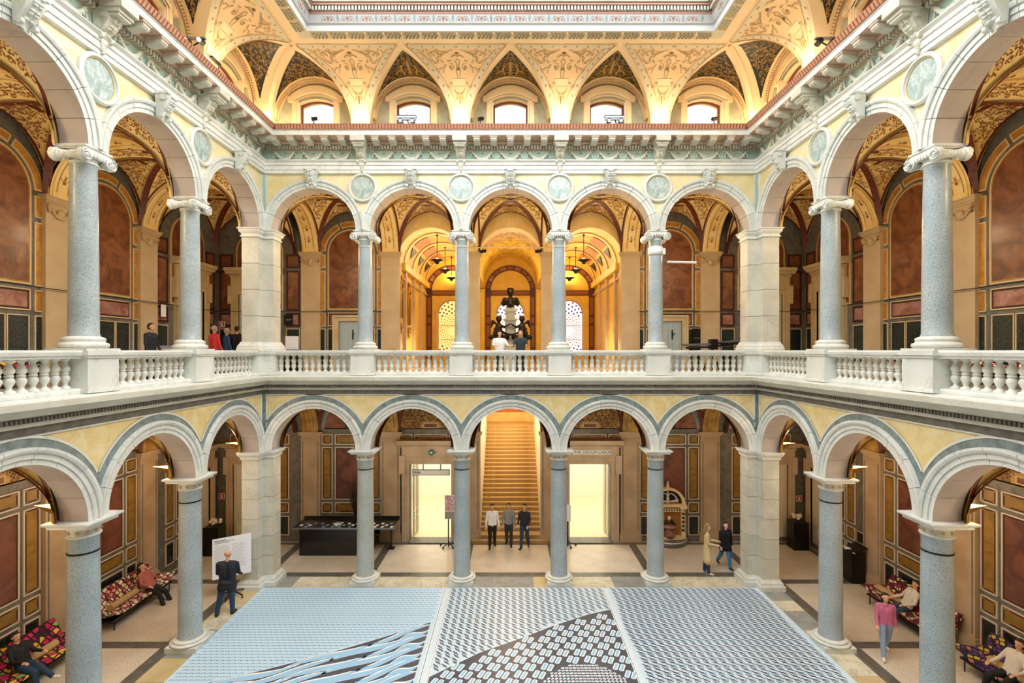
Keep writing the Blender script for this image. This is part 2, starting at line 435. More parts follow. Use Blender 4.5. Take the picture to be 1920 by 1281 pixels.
VIS = {0: range(-2, 3), 1: range(-1, 3), 3: range(-2, 2), 2: []}   # bays in view (local a)
for k in (0, 1, 3, 2):
    w = walls[k]
    link('entablature', up_ent, w); link('balcony_cornice', low_ent, w); link('dentil_row', den_u, w, kind='stuff'); link('dentil_row', den_l, w, kind='stuff')
    link('spandrel_border', ring_me, w); link('corner_strip', strip_me, w); link('leaf_row', leaf_me, w, kind='stuff')
    for b in VIS[k]:
        for up, hs in ((1, HSU), (0, HSG)):
            e = link('archivolt', None, w, loc=(b, 0, hs))
            for i in range(NV): link('voussoir', vous[up][i], e)
        link('keystone', key_me, w, loc=(b, -.03, 1.80))
        for i in range(1, 6): link('modillion', mod_me, w, loc=(b-.5+i/6, -.07, 2.107))
        for i in (-1, 0, 1): link('garland', gar_me, w, loc=(b+i*.285, -.008, 2.0), scale=(1.08, 1.8, 1.35))
    for c in (-1.5, -.5, .5, 1.5):
        if k == 0 or (k == 1 and c > -1.6+0) or (k == 3 and c < 1.6):
            if k == 2: continue
            link('console', con_me, w, loc=(c, -.012, 2.045)); link('modillion_block', modb_me, w, loc=(c, -.07, 2.107))
            md = link('medallion', med_frame, w, loc=(c, 0, 1.652)); link('medallion_disc', med_disc, md)

# ================================================================ COLUMNS AND PIERS
def shaft(h0, h1, r0, r1, m, band=None):
    mb = MB(); n = 10
    prof = [(r0*1.06, h0), (r0*1.06, h0+.008)]+[(r0+(r1-r0)*(t/n)**1.6, h0+.014+(h1-h0-.03)*t/n) for t in range(n+1)]+[(r1*1.06, h1-.010), (r1*1.06, h1)]
    mb.lathe(prof, m, n=36); return mb.build('shaft')
def base_me(r, h0, h1, pl, m, z0):
    mb = MB(); H = h1-h0
    prof = [(r*1.5, 0), (r*1.62, H*.12), (r*1.66, H*.25), (r*1.6, H*.4), (r*1.42, H*.48), (r*1.36, H*.58), (r*1.42, H*.68), (r*1.40, H*.82), (r*1.25, H*.92), (r*1.06, H)]
    mb.lathe([(x, h0+z) for x, z in prof], m, n=36)
    mb.box(-pl, pl, -pl, pl, z0, h0, m); return mb.build('base')
# ground order
g_shaft = {m: shaft(.075, 1.270, .086, .0775, m) for m in ('granite', 'granite_light')}
g_base = base_me(.086, .045, .085, .125, 'white_marble', 0)
mb = MB()
mb.lathe([(.0775,1.268),(.088,1.272),(.088,1.280),(.080,1.284)], 'white_marble', n=36)
mb.lathe([(.080,1.284),(.080,1.322)], 'stucco', n=36)
mb.lathe([(.080,1.322),(.090,1.326),(.105,1.338),(.105,1.340)], 'white_marble', n=36)
for i in range(10): mb.ball((.080*math.cos(i*PI/5+.3), .080*math.sin(i*PI/5+.3), 1.303), (.012,.012,.012), 'pink_stone', 7, 5)
g_cap = mb.build('capital')
mb = MB(); mb.box(-.118,.118,-.118,.118,1.340,1.352,'white_marble'); 
mb.grid([[(sx*r, sy*r, z) for r, z in ((.118,1.352),(.128,1.358),(.138,1.366),(.138,1.376))] for sx, sy in ((-1,-1),(1,-1),(1,1),(-1,1))], 'white_marble', False, close=True)
mb.poly([(-.138,-.138,1.376),(.138,-.138,1.376),(.138,.138,1.376),(-.138,.138,1.376)], 'white_marble')
g_aba = mb.build('abacus')
mb = MB(); mb.lathe([(.0795,1.170),(.0815,1.170),(.0815,1.180),(.0795,1.180)], 'dark_metal', n=36); g_band = mb.build('iron_band')
# upper order (origin at rail level h=0)
u_shaft = {m: shaft(.085, 1.125, .076, .0655, m) for m in ('granite', 'granite_light')}
u_base = base_me(.076, .012, .085, .125, 'white_marble', -.004)
mb = MB()
mb.lathe([(.0655,1.122),(.075,1.126),(.075,1.134),(.068,1.138),(.070,1.165),(.085,1.175)], 'white_marble', n=36)
for sy in (-1, 1):
    for sx in (-1, 1):     # volute faces look to the court and to the gallery
        c = (sx*.094, sy*.088, 1.160)
        mb.tube([(c[0], sy*.072, c[2]), (c[0], sy*.096, c[2])], .040, 'white_marble', 18)
        pts = [(c[0]+(.037*(1-.82*i/26))*math.cos(-sx*i*.5+PI/2), sy*.099, c[2]+(.037*(1-.82*i/26))*math.sin(-sx*i*.5+PI/2)) for i in range(27)]
        mb.tube(pts, .0055, 'white_marble', 5, caps=False)
        mb.ball((c[0], sy*.099, c[2]), .010, 'white_marble', 8, 5)
    mb.box(-.094, .094, *sorted((sy*.072, sy*.094)), 1.178, 1.198, 'white_marble')
    for i in range(5): mb.ball((-.044+.022*i, sy*.084, 1.170), (.010, .014, .015), 'white_marble', 7, 5)
mb.lathe([(.070,1.160),(.082,1.172),(.082,1.196)], 'white_marble', n=24)
for sx in (-1, 1):         # fluted bolsters
    P = []
    for i in range(33):
        y = -.074+.148*i/32; r = .037*(.62+.38*(abs(y)/.074)**1.5)*(1-.16*(i % 4 == 2)-.05*(i % 4 in (1, 3)))
        P.append([(sx*.094+r*math.cos(2*PI*j/14), y, 1.160+r*math.sin(2*PI*j/14)) for j in range(15)])
    mb.grid(P, 'white_marble', True)
u_cap = mb.build('capital')
mb = MB(); mb.box(-.086,.086,-.090,.090,1.198,1.206,'white_marble')
mb.grid([[(sx*r, sy*r, z) for r, z in ((.088,1.206),(.098,1.212),(.098,1.222))] for sx, sy in ((-1,-1),(1,-1),(1,1),(-1,1))], 'white_marble', False, close=True)
mb.poly([(-.098,-.098,1.222),(.098,-.098,1.222),(.098,.098,1.222),(-.098,.098,1.222)], 'white_marble')
u_aba = mb.build('abacus')
mb = MB(); mb.lathe([(.068,1.058),(.0705,1.058),(.0705,1.068),(.068,1.068)], 'cool_marble', n=32); u_band = mb.build('collar')
ORD = {-1.5: 'first', -.5: 'second', .5: 'third', 1.5: 'fourth'}
SORD = {1.5: 'nearest the far corner', .5: 'second from the far corner', -.5: 'third from the far corner'}
def column(k, a, up):
    if k == 0: where = '%s from the left in the back arcade' % ORD[a]
    else: where = 'of the %s arcade, %s' % (SIDE[k], SORD[a if k == 1 else -a])
    m = 'granite_light' if (k == 0 and a == -1.5 and not up) else 'granite'
    if up:
        t = link('ionic_column', None, mw=M_side(k, a, .08, 0), label='upper grey granite column with scroll capital, '+where, cat='column', group='upper arcade columns')
        link('base', u_base, t); link('shaft', u_shaft[m], t); link('capital', u_cap, t); link('abacus', u_aba, t)
        if k == 0: link('collar', u_band, t)
    else:
        t = link('tuscan_column', None, mw=M_side(k, a, .08, -HE), label='ground floor grey granite column, '+where, cat='column', group='ground floor columns')
        link('base', g_base, t); link('shaft', g_shaft[m], t); link('capital', g_cap, t); link('abacus', g_aba, t); link('iron_band', g_band, t)
for k, L_ in ((0, (-1.5, -.5, .5, 1.5)), (1, (1.5, .5, -.5)), (3, (-1.5, -.5, .5))):
    for a in L_: column(k, a, True); column(k, a, False)
# corner piers
def lpoly(e):      # L plan of the pier (left end of a side), grown by e
    a, b, t = HW-.105, HW, HW+TH
    return [(-t-e, TH+e), (-t-e, -.105-e), (-b+e, -.105-e), (-b+e, -e), (-a+e, -e), (-a+e, TH+e)]
def lstack(mb, levels, m):       # levels: (grow, height)
    for (e0, h0), (e1, h1) in zip(levels[:-1], levels[1:]):
        A, B = lpoly(e0), lpoly(e1)
        for i in range(6):
            j = (i+1) % 6
            mb.poly([(A[i][0], A[i][1], h0), (A[j][0], A[j][1], h0), (B[j][0], B[j][1], h1), (B[i][0], B[i][1], h1)], m)
    for e, h in (levels[0], levels[-1]): mb.poly([(x, y, h) for x, y in lpoly(e)], m)
pb = MB(); lstack(pb, [(.045,-HE),(.045,-HE+.05),(.032,-HE+.055),(.028,-HE+.08),(.018,-HE+.09),(.01,-HE+.105)], 'white_marble'); gp_base = pb.build('pier_base')
pc = MB(); lstack(pc, [(.004,HSG-.075),(.012,HSG-.072),(.012,HSG-.05),(.018,HSG-.045),(.03,HSG-.03),(.035,HSG-.018),(.038,HSG)], 'white_marble'); gp_cap = pc.build('pier_capital')
def pier_block(h0, h1):
    m_ = MB(); lstack(m_, [(0,h0+.0018),(0,h1-.0018)], 'pale_stone'); return m_.build('stone_block')
gp_blocks = [pier_block(-HE+.105+i*(HSG-.075+HE-.105)/6, -HE+.105+(i+1)*(HSG-.075+HE-.105)/6) for i in range(6)]
pb = MB(); lstack(pb, [(.04,-.252),(.04,-.235),(.022,-.228),(.022,-.045),(.04,-.038),(.045,-.005),(.045,.0)], 'white_marble'); up_ped = pb.build('pedestal')
pb = MB(); lstack(pb, [(.036,.0),(.036,.02),(.03,.03),(.03,.045),(.018,.06),(.008,.085)], 'white_marble'); up_base = pb.build('pier_base')
pc = MB(); lstack(pc, [(.003,1.13),(.012,1.134),(.012,1.145),(.003,1.15),(.004,1.165),(.018,1.18),(.024,1.19),(.024,1.205),(.034,1.212),(.034,1.222)], 'white_marble'); up_cap = pc.build('pier_capital')
up_blocks = [pier_block(.085+i*(1.13-.085)/4, .085+(i+1)*(1.13-.085)/4) for i in range(4)]
for k, nm in ((0, 'left'), (3, 'right')):
    t = link('corner_pier', None, mw=M_side(k), label='ground floor pale marble corner pier at the back %s corner' % nm, kind='structure')
    link('pier_base', gp_base, t); link('pier_capital', gp_cap, t)
    for m_ in gp_blocks: link('stone_block', m_, t)
    t = link('corner_pier', None, mw=M_side(k), label='upper floor pale marble corner pier at the back %s corner' % nm, kind='structure')
    link('pedestal', up_ped, t); link('pier_base', up_base, t); link('pier_capital', up_cap, t)
    for m_ in up_blocks: link('stone_block', m_, t)

# ================================================================ BALUSTRADES
mb = MB(); H0, H1 = -.222, -.048; hm = (H0+H1)/2
half = [(.004,.0),(.0045,.0)]
pr = [(.026,0),(.026,.010),(.016,.014),(.013,.020),(.012,.026),(.016,.036),(.023,.050),(.025,.060),(.023,.070),(.017,.077),(.014,.080)]
prof = [(r*.98, H1-z) for r, z in pr]+[(.019,hm+.006),(.020,hm),(.019,hm-.006)]+[(r*.98, H0+z) for r, z in pr[::-1]]
mb.lathe(prof, 'white_marble', n=14); bal_me = mb.build('baluster')
def rail(x0, x1):
    mb = MB(); pr = [(-.012,-.048),(-.012,-.036),(-.022,-.030),(-.026,-.012),(-.022,0),(.142,0),(.146,-.012),(.142,-.030),(.132,-.036),(.132,-.048)]
    mb.prism(pr, x0, x1, 'white_marble', f=lambda y, z, x: (x, y, z)); return mb.build('handrail')
def brail(x0, x1):
    mb = MB(); pr = [(-.012,-.252),(-.012,-.235),(.0,-.228),(.0,-.222),(.125,-.222),(.125,-.252)]
    mb.prism(pr, x0, x1, 'white_marble', f=lambda y, z, x: (x, y, z)); return mb.build('bottom_rail')
PW = .115
mb = MB()
mb.box(-PW-.012, PW+.012, -.055, .195, -.252, -.232, 'white_marble'); mb.box(-PW, PW, -.043, .183, -.232, -.045, 'white_marble')
mb.box(-PW-.008, PW+.008, -.051, .191, -.045, -.03, 'white_marble'); mb.box(-PW-.015, PW+.015, -.058, .198, -.03, -.0045, 'white_marble')
ped_me = mb.build('pedestal')
r_mid, b_mid = rail(-.5+PW, .5-PW), brail(-.5+PW, .5-PW)
BORD = {-2: 'leftmost', -1: 'second from left', 0: 'middle', 1: 'second from right', 2: 'rightmost'}
def balustrade(k, b):
    if k == 0: where = '%s stretch along the back gallery' % BORD[b]
    else:
        j = b if k == 1 else -b
        where = '%s stretch along the %s gallery' % ({2: 'far corner', 1: 'second from the far corner', 0: 'third from the far corner', -1: 'nearest'}[j], SIDE[k])
    t = link('balustrade', None, mw=M_side(k, b), label='white marble balustrade with turned balusters, '+where, cat='balustrade', group='upper gallery balustrades')
    lo = -.5+PW if b > -2 else -.395; hi = .5-PW if b < 2 else .395
    link('handrail', r_mid if (lo, hi) == (-.5+PW, .5-PW) else rail(lo, hi), t); link('bottom_rail', b_mid if (lo, hi) == (-.5+PW, .5-PW) else brail(lo, hi), t)
    for i in range(12): link('baluster', bal_me, t, loc=(lo+(i+.5)*(hi-lo)/12, .062, 0))
for k in (0, 1, 3):
    for b in VIS[k]: balustrade(k, b)
for k, L_ in ((0, (-1.5, -.5, .5, 1.5)), (1, (1.5, .5, -.5)), (3, (-1.5, -.5, .5))):
    for a in L_:
        where = ('%s from the left along the back' % ORD[a]) if k == 0 else ('of the %s gallery, %s' % (SIDE[k], SORD[a if k == 1 else -a]))
        link('column_pedestal', ped_me, mw=M_side(k, a), label='white marble pedestal under an upper column, '+where, cat='pedestal', group='column pedestals')

# ================================================================ FLOORS AND SLABS
D1 = 1.18                       # gallery depth
OUT = HW+D1
def top_struct(name, mb, label, k=None, kind='structure'):
    return link(name, mb.build(name), mw=M_side(k) if k is not None else Matrix.Translation((0, YC*S, HE*S)), kind=kind, label=label)
mb = MB(); mb.box(-OUT-.1, OUT+.1, -OUT-.1, OUT+.1, -HE-.05, -HE, 'terrazzo')
floor = top_struct('floor', mb, 'speckled terrazzo ground floor of the hall and galleries')
# dark stone bands
def strip(x0, x1, y0, y1, m, z=.0012, t=.0):
    b = MB(); b.box(x0, x1, y0, y1, -HE-.004, -HE+z, m); return b.build('stone_band')
for k in (0, 1, 3):
    Mk = M_side(k)
    b = MB(); b.box(-HW-.29+.0, HW+.29, .20, .29, -HE-.004, -HE+.0015, 'floor_dark')
    b.box(-HW-.29, HW+.29, .185, .20, -HE-.004, -HE+.004, 'dark_grey_marble')
    o = link('stone_band', b.build('stone_band'), mw=Mk); o.parent = floor; o.matrix_parent_inverse = floor.matrix_world.inverted()
    b = MB(); b.box(-OUT, OUT, D1-.13, D1-.06, -HE-.004, -HE+.001, 'floor_dark')
    o = link('stone_band', b.build('stone_band'), mw=Mk); o.parent = floor; o.matrix_parent_inverse = floor.matrix_world.inverted()
    for a in (-2.6, -1.5, -.5, .5, 1.5, 2.6):
        if k == 1 and a < -1.6 or k == 3 and a > 1.6: continue
        b = MB(); b.box(a-.045, a+.045, .29, D1-.13, -HE-.004, -HE+.001, 'floor_dark')
        o = link('stone_band', b.build('stone_band'), mw=Mk); o.parent = floor; o.matrix_parent_inverse = floor.matrix_world.inverted()
    # paving stones between the columns
    rng = random.Random(20+k); x = -HW-.18
    while x < HW+.18:
        w = rng.uniform(.16, .52); x1 = min(x+w, HW+.185)
        if not (k == 1 and x1 < -2.0 or k == 3 and x > 2.0):
            m = rng.choice(['paver_cream','paver_cream','paver_grey','paver_ochre','paver_cream','paver_grey'])
            b = MB(); b.box(x+.002, x1-.002, -.045, .183, -HE-.004, -HE+.003+rng.uniform(0,.0012), m)
            o = link('paving_stone', b.build('paving_stone'), mw=Mk); o.parent = floor; o.matrix_parent_inverse = floor.matrix_world.inverted()
        x = x1
# upper gallery floors, roof slab
for k in range(4):
    mb = MB(); mb.poly([(-HW,0.0,-.262),(HW,0.0,-.262),(OUT,D1,-.262),(-OUT,D1,-.262)], 'terrazzo')
    mb.poly([(-HW,TH,-.40),(HW,TH,-.40),(OUT,D1,-.40),(-OUT,D1,-.40)], 'tan_plaster')
    top_struct('floor_gallery', mb, 'upper gallery floor, %s side' % SIDE[k], k)
    mb = MB(); mb.box(-OUT-.1, OUT+.1, .10, D1+.1, 1.86, 1.92, 'tan_plaster')
    top_struct('roof_gallery', mb, 'roof slab over the upper gallery, %s side' % SIDE[k], k)

# ================================================================ GALLERY VAULTS
VW, VD = .80, D1-TH-.03
def vault_h(x, y, hs, crown=.51):         # x in +-VW/2, y in 0..VD (gallery depth)
    u = min(1, abs(x)/(VW/2)); v = min(1, abs(y-VD/2)/(VD/2))
    return hs+crown*max(math.sqrt(1-u*u), math.sqrt(1-v*v))
def vault(up):
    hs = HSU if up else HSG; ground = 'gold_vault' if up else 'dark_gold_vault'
    mb = MB(); n = 20
    xs = [VW/2*math.sin(PI/2*(2*i/n-1)) for i in range(n+1)]; ys = [VD/2+VD/2*math.sin(PI/2*(2*i/n-1)) for i in range(n+1)]
    for i in range(n):          # split every cell along the groin direction
        for j in range(n):
            q = [(xs[i],ys[j]),(xs[i+1],ys[j]),(xs[i+1],ys[j+1]),(xs[i],ys[j+1])]
            P = [(x, y, vault_h(x, y, hs)) for x, y in q]
            diag = (i < n/2) == (j < n/2)
            F = [(0,1,2),(0,2,3)] if diag else [(0,1,3),(1,2,3)]
            mb.add(P, F, ground, False)
    mb2 = MB(); rng = random.Random(11 if up else 12)
    fm = lambda x, y: (x, y, vault_h(x, y, hs)-.004)
    fr = lambda x, y: (x, y, vault_h(x, y, hs)-.008)
    # diagonal ribs
    for sx in (-1, 1):
        P = []; ends = []
        for i in range(25):
            t = -1+2*i/24; tt = math.sin(PI/2*t); x, y = tt*VW/2*sx, VD/2+tt*VD/2; w = .021
            z = vault_h(x, y, hs)-.014
            P.append([(x-w*sx, y+w*.8, z), (x+w*sx, y-w*.8, z)])
            if 1 < i < 23: disc2(mb2, x, y, .008, 'rib_dot', lambda a, b: (a, b, z-.002), 6)
        mb2.grid(P, 'rib_red', False)
    # edge lines
    for e in (0, 1):
        yy = VD*e+(.018 if e == 0 else -.018)
        P = []
        for i in range(29):
            t = PI*i/28; x = VW/2*math.cos(t)
            P.append([(x, yy-.012, vault_h(x, yy, hs)-.006), (x, yy+.012, vault_h(x, yy, hs)-.006)])
        mb2.grid(P, 'rib_red', False)
        xx = (VW/2-.015)*(1 if e else -1); P = []
        for i in range(29):
            y = VD/2+VD/2*math.cos(PI*i/28)
            P.append([(xx-.01, y, vault_h(xx, y, hs)-.006), (xx+.01, y, vault_h(xx, y, hs)-.006)])
        mb2.grid(P, 'rib_red', False)
    # painted scrolls in the four webs
    def ins_end(x, y, r):      # webs along the wall / arcade
        u = abs(x)/(VW/2); v = abs(y-VD/2)/(VD/2)
        return v > u+.16 and v < .93 and u < .82
    def ins_side(x, y, r):
        u = abs(x)/(VW/2); v = abs(y-VD/2)/(VD/2)
        return u > v+.20 and u < .88
    curls(mb2, fm, ins_end, 0, VW/2, VD/2, VD, 80, .020, .0058, 'scroll_brown', rng)
    curls(mb2, fm, ins_end, 0, VW/2, 0, VD/2, 60, .021, .0058, 'scroll_brown', rng)
    curls(mb2, fm, ins_side, 0, VW/2, 0, VD, 70, .020, .0058, 'scroll_brown', rng)
    for y in (VD/2+.20, VD/2-.20):
        mb2.poly([fr(-.055, y-.018), fr(.055, y-.018), fr(.055, y+.018), fr(-.055, y+.018)], 'rib_red')
        mb2.poly([(a_, b_, c_-.001) for a_, b_, c_ in (fr(-.045, y-.010), fr(.045, y-.010), fr(.045, y+.010), fr(-.045, y+.010))], 'scroll_brown')
    for x in (.21, -.21): disc2(mb2, x, VD/2, .022, 'rib_red', fr, 10, .034)
    return mb.build('vault'), mb2.build('painted_scrolls')
va = {u: vault(u) for u in (0, 1)}
def trans_arch(up):
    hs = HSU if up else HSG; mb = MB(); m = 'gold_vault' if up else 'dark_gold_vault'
    ry = .49/(VD/2)
    for prof, mm in (((( -.10,.0),(-.10,.03),(-.085,.035),(-.085,.042),(-.06,.042),(-.055,.034),(.055,.034),(.06,.042),(.085,.042),(.085,.035),(.10,.03),(.10,.0)), m),):
        P = []
        for i in range(29):
            t = PI*i/28; row = []
            for x, dr in prof:
                r = VD/2-dr+.008; row.append((x, VD/2-r*math.cos(t), hs+(r*ry)*math.sin(t)))
            P.append(row)
        mb.grid(P, m, False)
    for sx in (-1, 1):       # solid cheeks up to the vault springers
        P = []
        for i in range(29):
            t = PI*i/28; P.append([(sx*.10, VD/2-(VD/2-.02)*math.cos(t), hs+(VD/2-.02)*ry*math.sin(t)), (sx*.10, VD/2-(VD/2)*math.cos(t)*1.0, hs+.62)])
        mb.grid(P, m, False)
    fmap = lambda u, v: (u, VD/2-(VD/2-.038+.008)*math.cos(v), hs+((VD/2-.038+.008)*ry)*math.sin(v)-.001)
    for i in range(9):
        t = .35+i*(PI-.7)/8
        for sx in (-1, 1): ribbon(mb, [(sx*(.02+.018*math.cos(a*.7)), t+.05*math.sin(a*.7)-.02) for a in range(8)], .006, 'scroll_brown', fmap)
        disc2(mb, 0, t+.06, .014, 'scroll_brown', fmap, 8, .03)
    for x in (-.048, .048): ribbon(mb, [(x, .1+i*(PI-.2)/30) for i in range(31)], .005, 'scroll_brown', fmap, False)
    return mb.build('transverse_arch')
ta = {u: trans_arch(u) for u in (0, 1)}

# ================================================================ WALL PANELS
def cell(mb, x0, x1, z0, z1, fill, frame='cream_frame', y=0, fw=.010, notch=False, red=True):
    # raised frame, recessed slab
    o = .010
    for a, b, c, e in ((x0,x1,z0,z0+fw),(x0,x1,z1-fw,z1),(x0,x0+fw,z0,z1),(x1-fw,x1,z0,z1)): mb.box(a, b, y-o, y, c, e, frame)
    k = fw
    if red:
        mb.box(x0+k, x1-k, y-.004, y, z0+k, z1-k, 'dark_red_line'); k += .015
    mb.box(x0+k, x1-k, y-.0075, y, z0+k, z1-k, fill)
    if notch:
        w = (x1-x0)*.16
        for zz in (z0+fw, z1-fw-.020):
            for sx in (x0+fw+.004, x1-fw-w*.8-.004): mb.box(sx, sx+w*.8, y-.009, y, zz+(.006 if zz < (z0+z1)/2 else -.0), zz+.016+(.0 if zz < (z0+z1)/2 else -.002), fill)
def one(name, *a, **kw):
    mb = MB(); cell(mb, *a, **kw); return mb.build(name)
# upper gallery rear wall, one bay (centre a=0, wall face at d=D1, children at y=D1)
UP = []      # (mesh, x, h)
def arch_panel(x, z0, zc, r, fill, fw, frame='cream_frame', n=20, border=None):
    mb = MB()
    def outline(rr, zb): return [(-rr, zb), (rr, zb)]+[(rr*math.cos(PI*i/n), zc+rr*math.sin(PI*i/n)) for i in range(n+1)]
    mb.prism(outline(r, z0), -.010, 0, frame, f=lambda a, b, c: (a, c, b))
    mb.prism(outline(r-fw, z0+fw), -.0115, -.009, border or fill, f=lambda a, b, c: (a, c, b))
    if border: mb.prism(outline(r-fw-.012, z0+fw+.012), -.013, -.009, fill, f=lambda a, b, c: (a, c, b))
    return mb.build('arched_panel')
ap = arch_panel(0, .505, 1.225, .295, 'red_brown_stone', .012, border='bright_ochre')
ap2 = arch_panel(0, .505, 1.20, .17, 'red_brown_stone', .010, border='bright_ochre')
def arc_seg(t0, t1, r0=.325, r1=.395, hc=1.225, fill='bright_ochre'):
    mb = MB()
    mb.ring([(r0,0),(r0,-.010),(r1,-.010),(r1,0)], t0, t1, 10, 'cream_frame', 0, hc)
    d = .010/(r0+r1)*2
    mb.ring([(r0+.010,-.010),(r0+.010,-.0125),(r1-.010,-.0125),(r1-.010,-.010)], t0+d, t1-d, 10, fill, 0, hc)
    return mb.build('arch_panel_segment')
segs = [arc_seg(a, b) for a, b in ((.06, 1.12), (1.2, 1.94), (2.02, PI-.06))]
strips_u = [one('panel', -.035, .035, a, b, f, fw=.009, red=False) for a, b, f in ((1.035,1.205,'bright_ochre'),(.50,1.00,'bright_ochre'),(.30,.47,'bright_ochre'),(-.19,.272,'dark_green_stone'))]
rose = one('panel', -.29, .29, .306, .472, 'rose_marble', fw=.010)
dk_s = one('panel', -.085, .085, -.19, .272, 'dark_green_stone', fw=.008, red=False)
dk_w = one('panel', -.10, .10, -.19, .272, 'dark_green_stone', fw=.008, red=False)
nar = [one('panel', -.085, .085, a, b, f, frame='dark_red_line', fw=.009) for a, b, f in ((1.03,1.205,'red_brown_stone'),(.50,1.00,'red_brown_stone'),(.30,.47,'rose_marble'))]
# pilaster with carved cap
def pilaster(up):
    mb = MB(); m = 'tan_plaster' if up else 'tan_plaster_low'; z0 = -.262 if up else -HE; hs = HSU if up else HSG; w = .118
    mb.box(-w-.02, w+.02, -.055, 0, z0, z0+.09, m); mb.box(-w-.01, w+.01, -.047, 0, z0+.09, z0+.115, m)
    mb.box(-w, w, -.038, 0, z0+.115, hs-.16, m)
    if not up:
        for a, b in ((-w+.02, -w+.028), (w-.028, w-.02)): mb.box(a, b, -.041, 0, z0+.15, hs-.12, 'dark_grey_marble')
        mb.box(-w-.004, w+.004, -.042, 0, hs-.10, hs-.088, m); mb.box(-w, w, -.038, 0, hs-.16, hs-.04, m)
        mb.box(-w-.015, w+.015, -.055, 0, hs-.05, hs-.03, m); mb.box(-w-.028, w+.028, -.068, 0, hs-.03, hs, m)
    else:
        mb.box(-w, w, -.040, 0, hs-.17, hs-.05, m); mb.box(-w-.012, w+.012, -.052, 0, hs-.05, hs-.035, m)
        mb.box(-w-.020, w+.020, -.062, 0, hs-.035, hs-.01, m); mb.box(-w-.028, w+.028, -.070, 0, hs-.01, hs+.004, m)
    return mb.build('pilaster')
pil = {u: pilaster(u) for u in (0, 1)}
mb = MB()       # carved garland of the upper cap
for i in range(13):
    t = i/12*2-1; mb.ball((t*.09, -.05, 1.14-.075*(1-t*t)), (.015, .012, .013), 'tan_plaster', 7, 5)
mb.ball((0, -.052, 1.10), (.035, .02, .038), 'tan_plaster', 10, 7)
for sx in (-1, 1): mb.tube([(sx*.10, -.03, 1.17), (sx*.11, -.055, 1.14), (sx*.10, -.05, 1.10), (sx*.085, -.045, 1.12)], .012, 'tan_plaster', 7)
carve = mb.build('carved_garland')
# ground gallery rear wall cells
rows_g = [(-1.185,-1.055,'ochre_stone','ochre_stone'), (-1.875,-1.215,'ochre_stone','plum_stone'), (-2.045,-1.91,'ochre_stone','ochre_stone'), (-2.325,-2.08,'dark_green_stone','dark_green_stone')]
gs = [one('panel', -.068, .068, a, b, f, frame='pale_frame', fw=.011, notch=f != 'dark_green_stone') for a, b, f, q in rows_g]
gm = [one('panel', -.205, .205, a, b, q, frame='pale_frame', fw=.011, notch=(q == 'ochre_stone')) for a, b, f, q in rows_g]
mb = MB()    # painted lunette
mb.prism([(-.40, 0), (.40, 0)]+[(.40*math.cos(PI*i/24), .42*math.sin(PI*i/24)) for i in range(25)], -.012, 0, 'cream_frame', f=lambda a, b, c: (a, c, HSG+.03+b))
mb.prism([(-.385, .012), (.385, .012)]+[(.385*math.cos(PI*i/24), .405*math.sin(PI*i/24)) for i in range(25)], -.014, -.01, 'dark_gold_vault', f=lambda a, b, c: (a, c, HSG+.03+b))
fm = lambda x, y: (x, -.0155, HSG+.03+y)
curls(mb, fm, lambda x, y, r: x*x+y*y < (.385-r)**2 and y > r and not (x < .12 and y < .10), 0, .38, 0, .4, 60, .026, .008, 'dark_red_line', random.Random(4))
mb.box(-.09, .09, -.018, -.01, HSG+.045, HSG+.105, 'cream_frame'); mb.box(-.08, .08, -.020, -.01, HSG+.053, HSG+.097, 'red_brown_stone')
lun_g = mb.build('painted_lunette')
lun_red = MB()
lun_red.prism([(-.40, 0), (.40, 0)]+[(.40*math.cos(PI*i/24), .42*math.sin(PI*i/24)) for i in range(25)], -.012, 0, 'grey_marble', f=lambda a, b, c: (a, c, HSG+.03+b))
lun_red.prism([(-.34, .012), (.34, .012)]+[(.34*math.cos(PI*i/24), .36*math.sin(PI*i/24)) for i in range(25)], -.014, -.01, 'red_brown_stone', f=lambda a, b, c: (a, c, HSG+.03+b))
lun_red.box(-.07, .07, -.018, -.01, HSG+.04, HSG+.10, 'dark_green_stone')
lun_r = lun_red.build('painted_lunette')

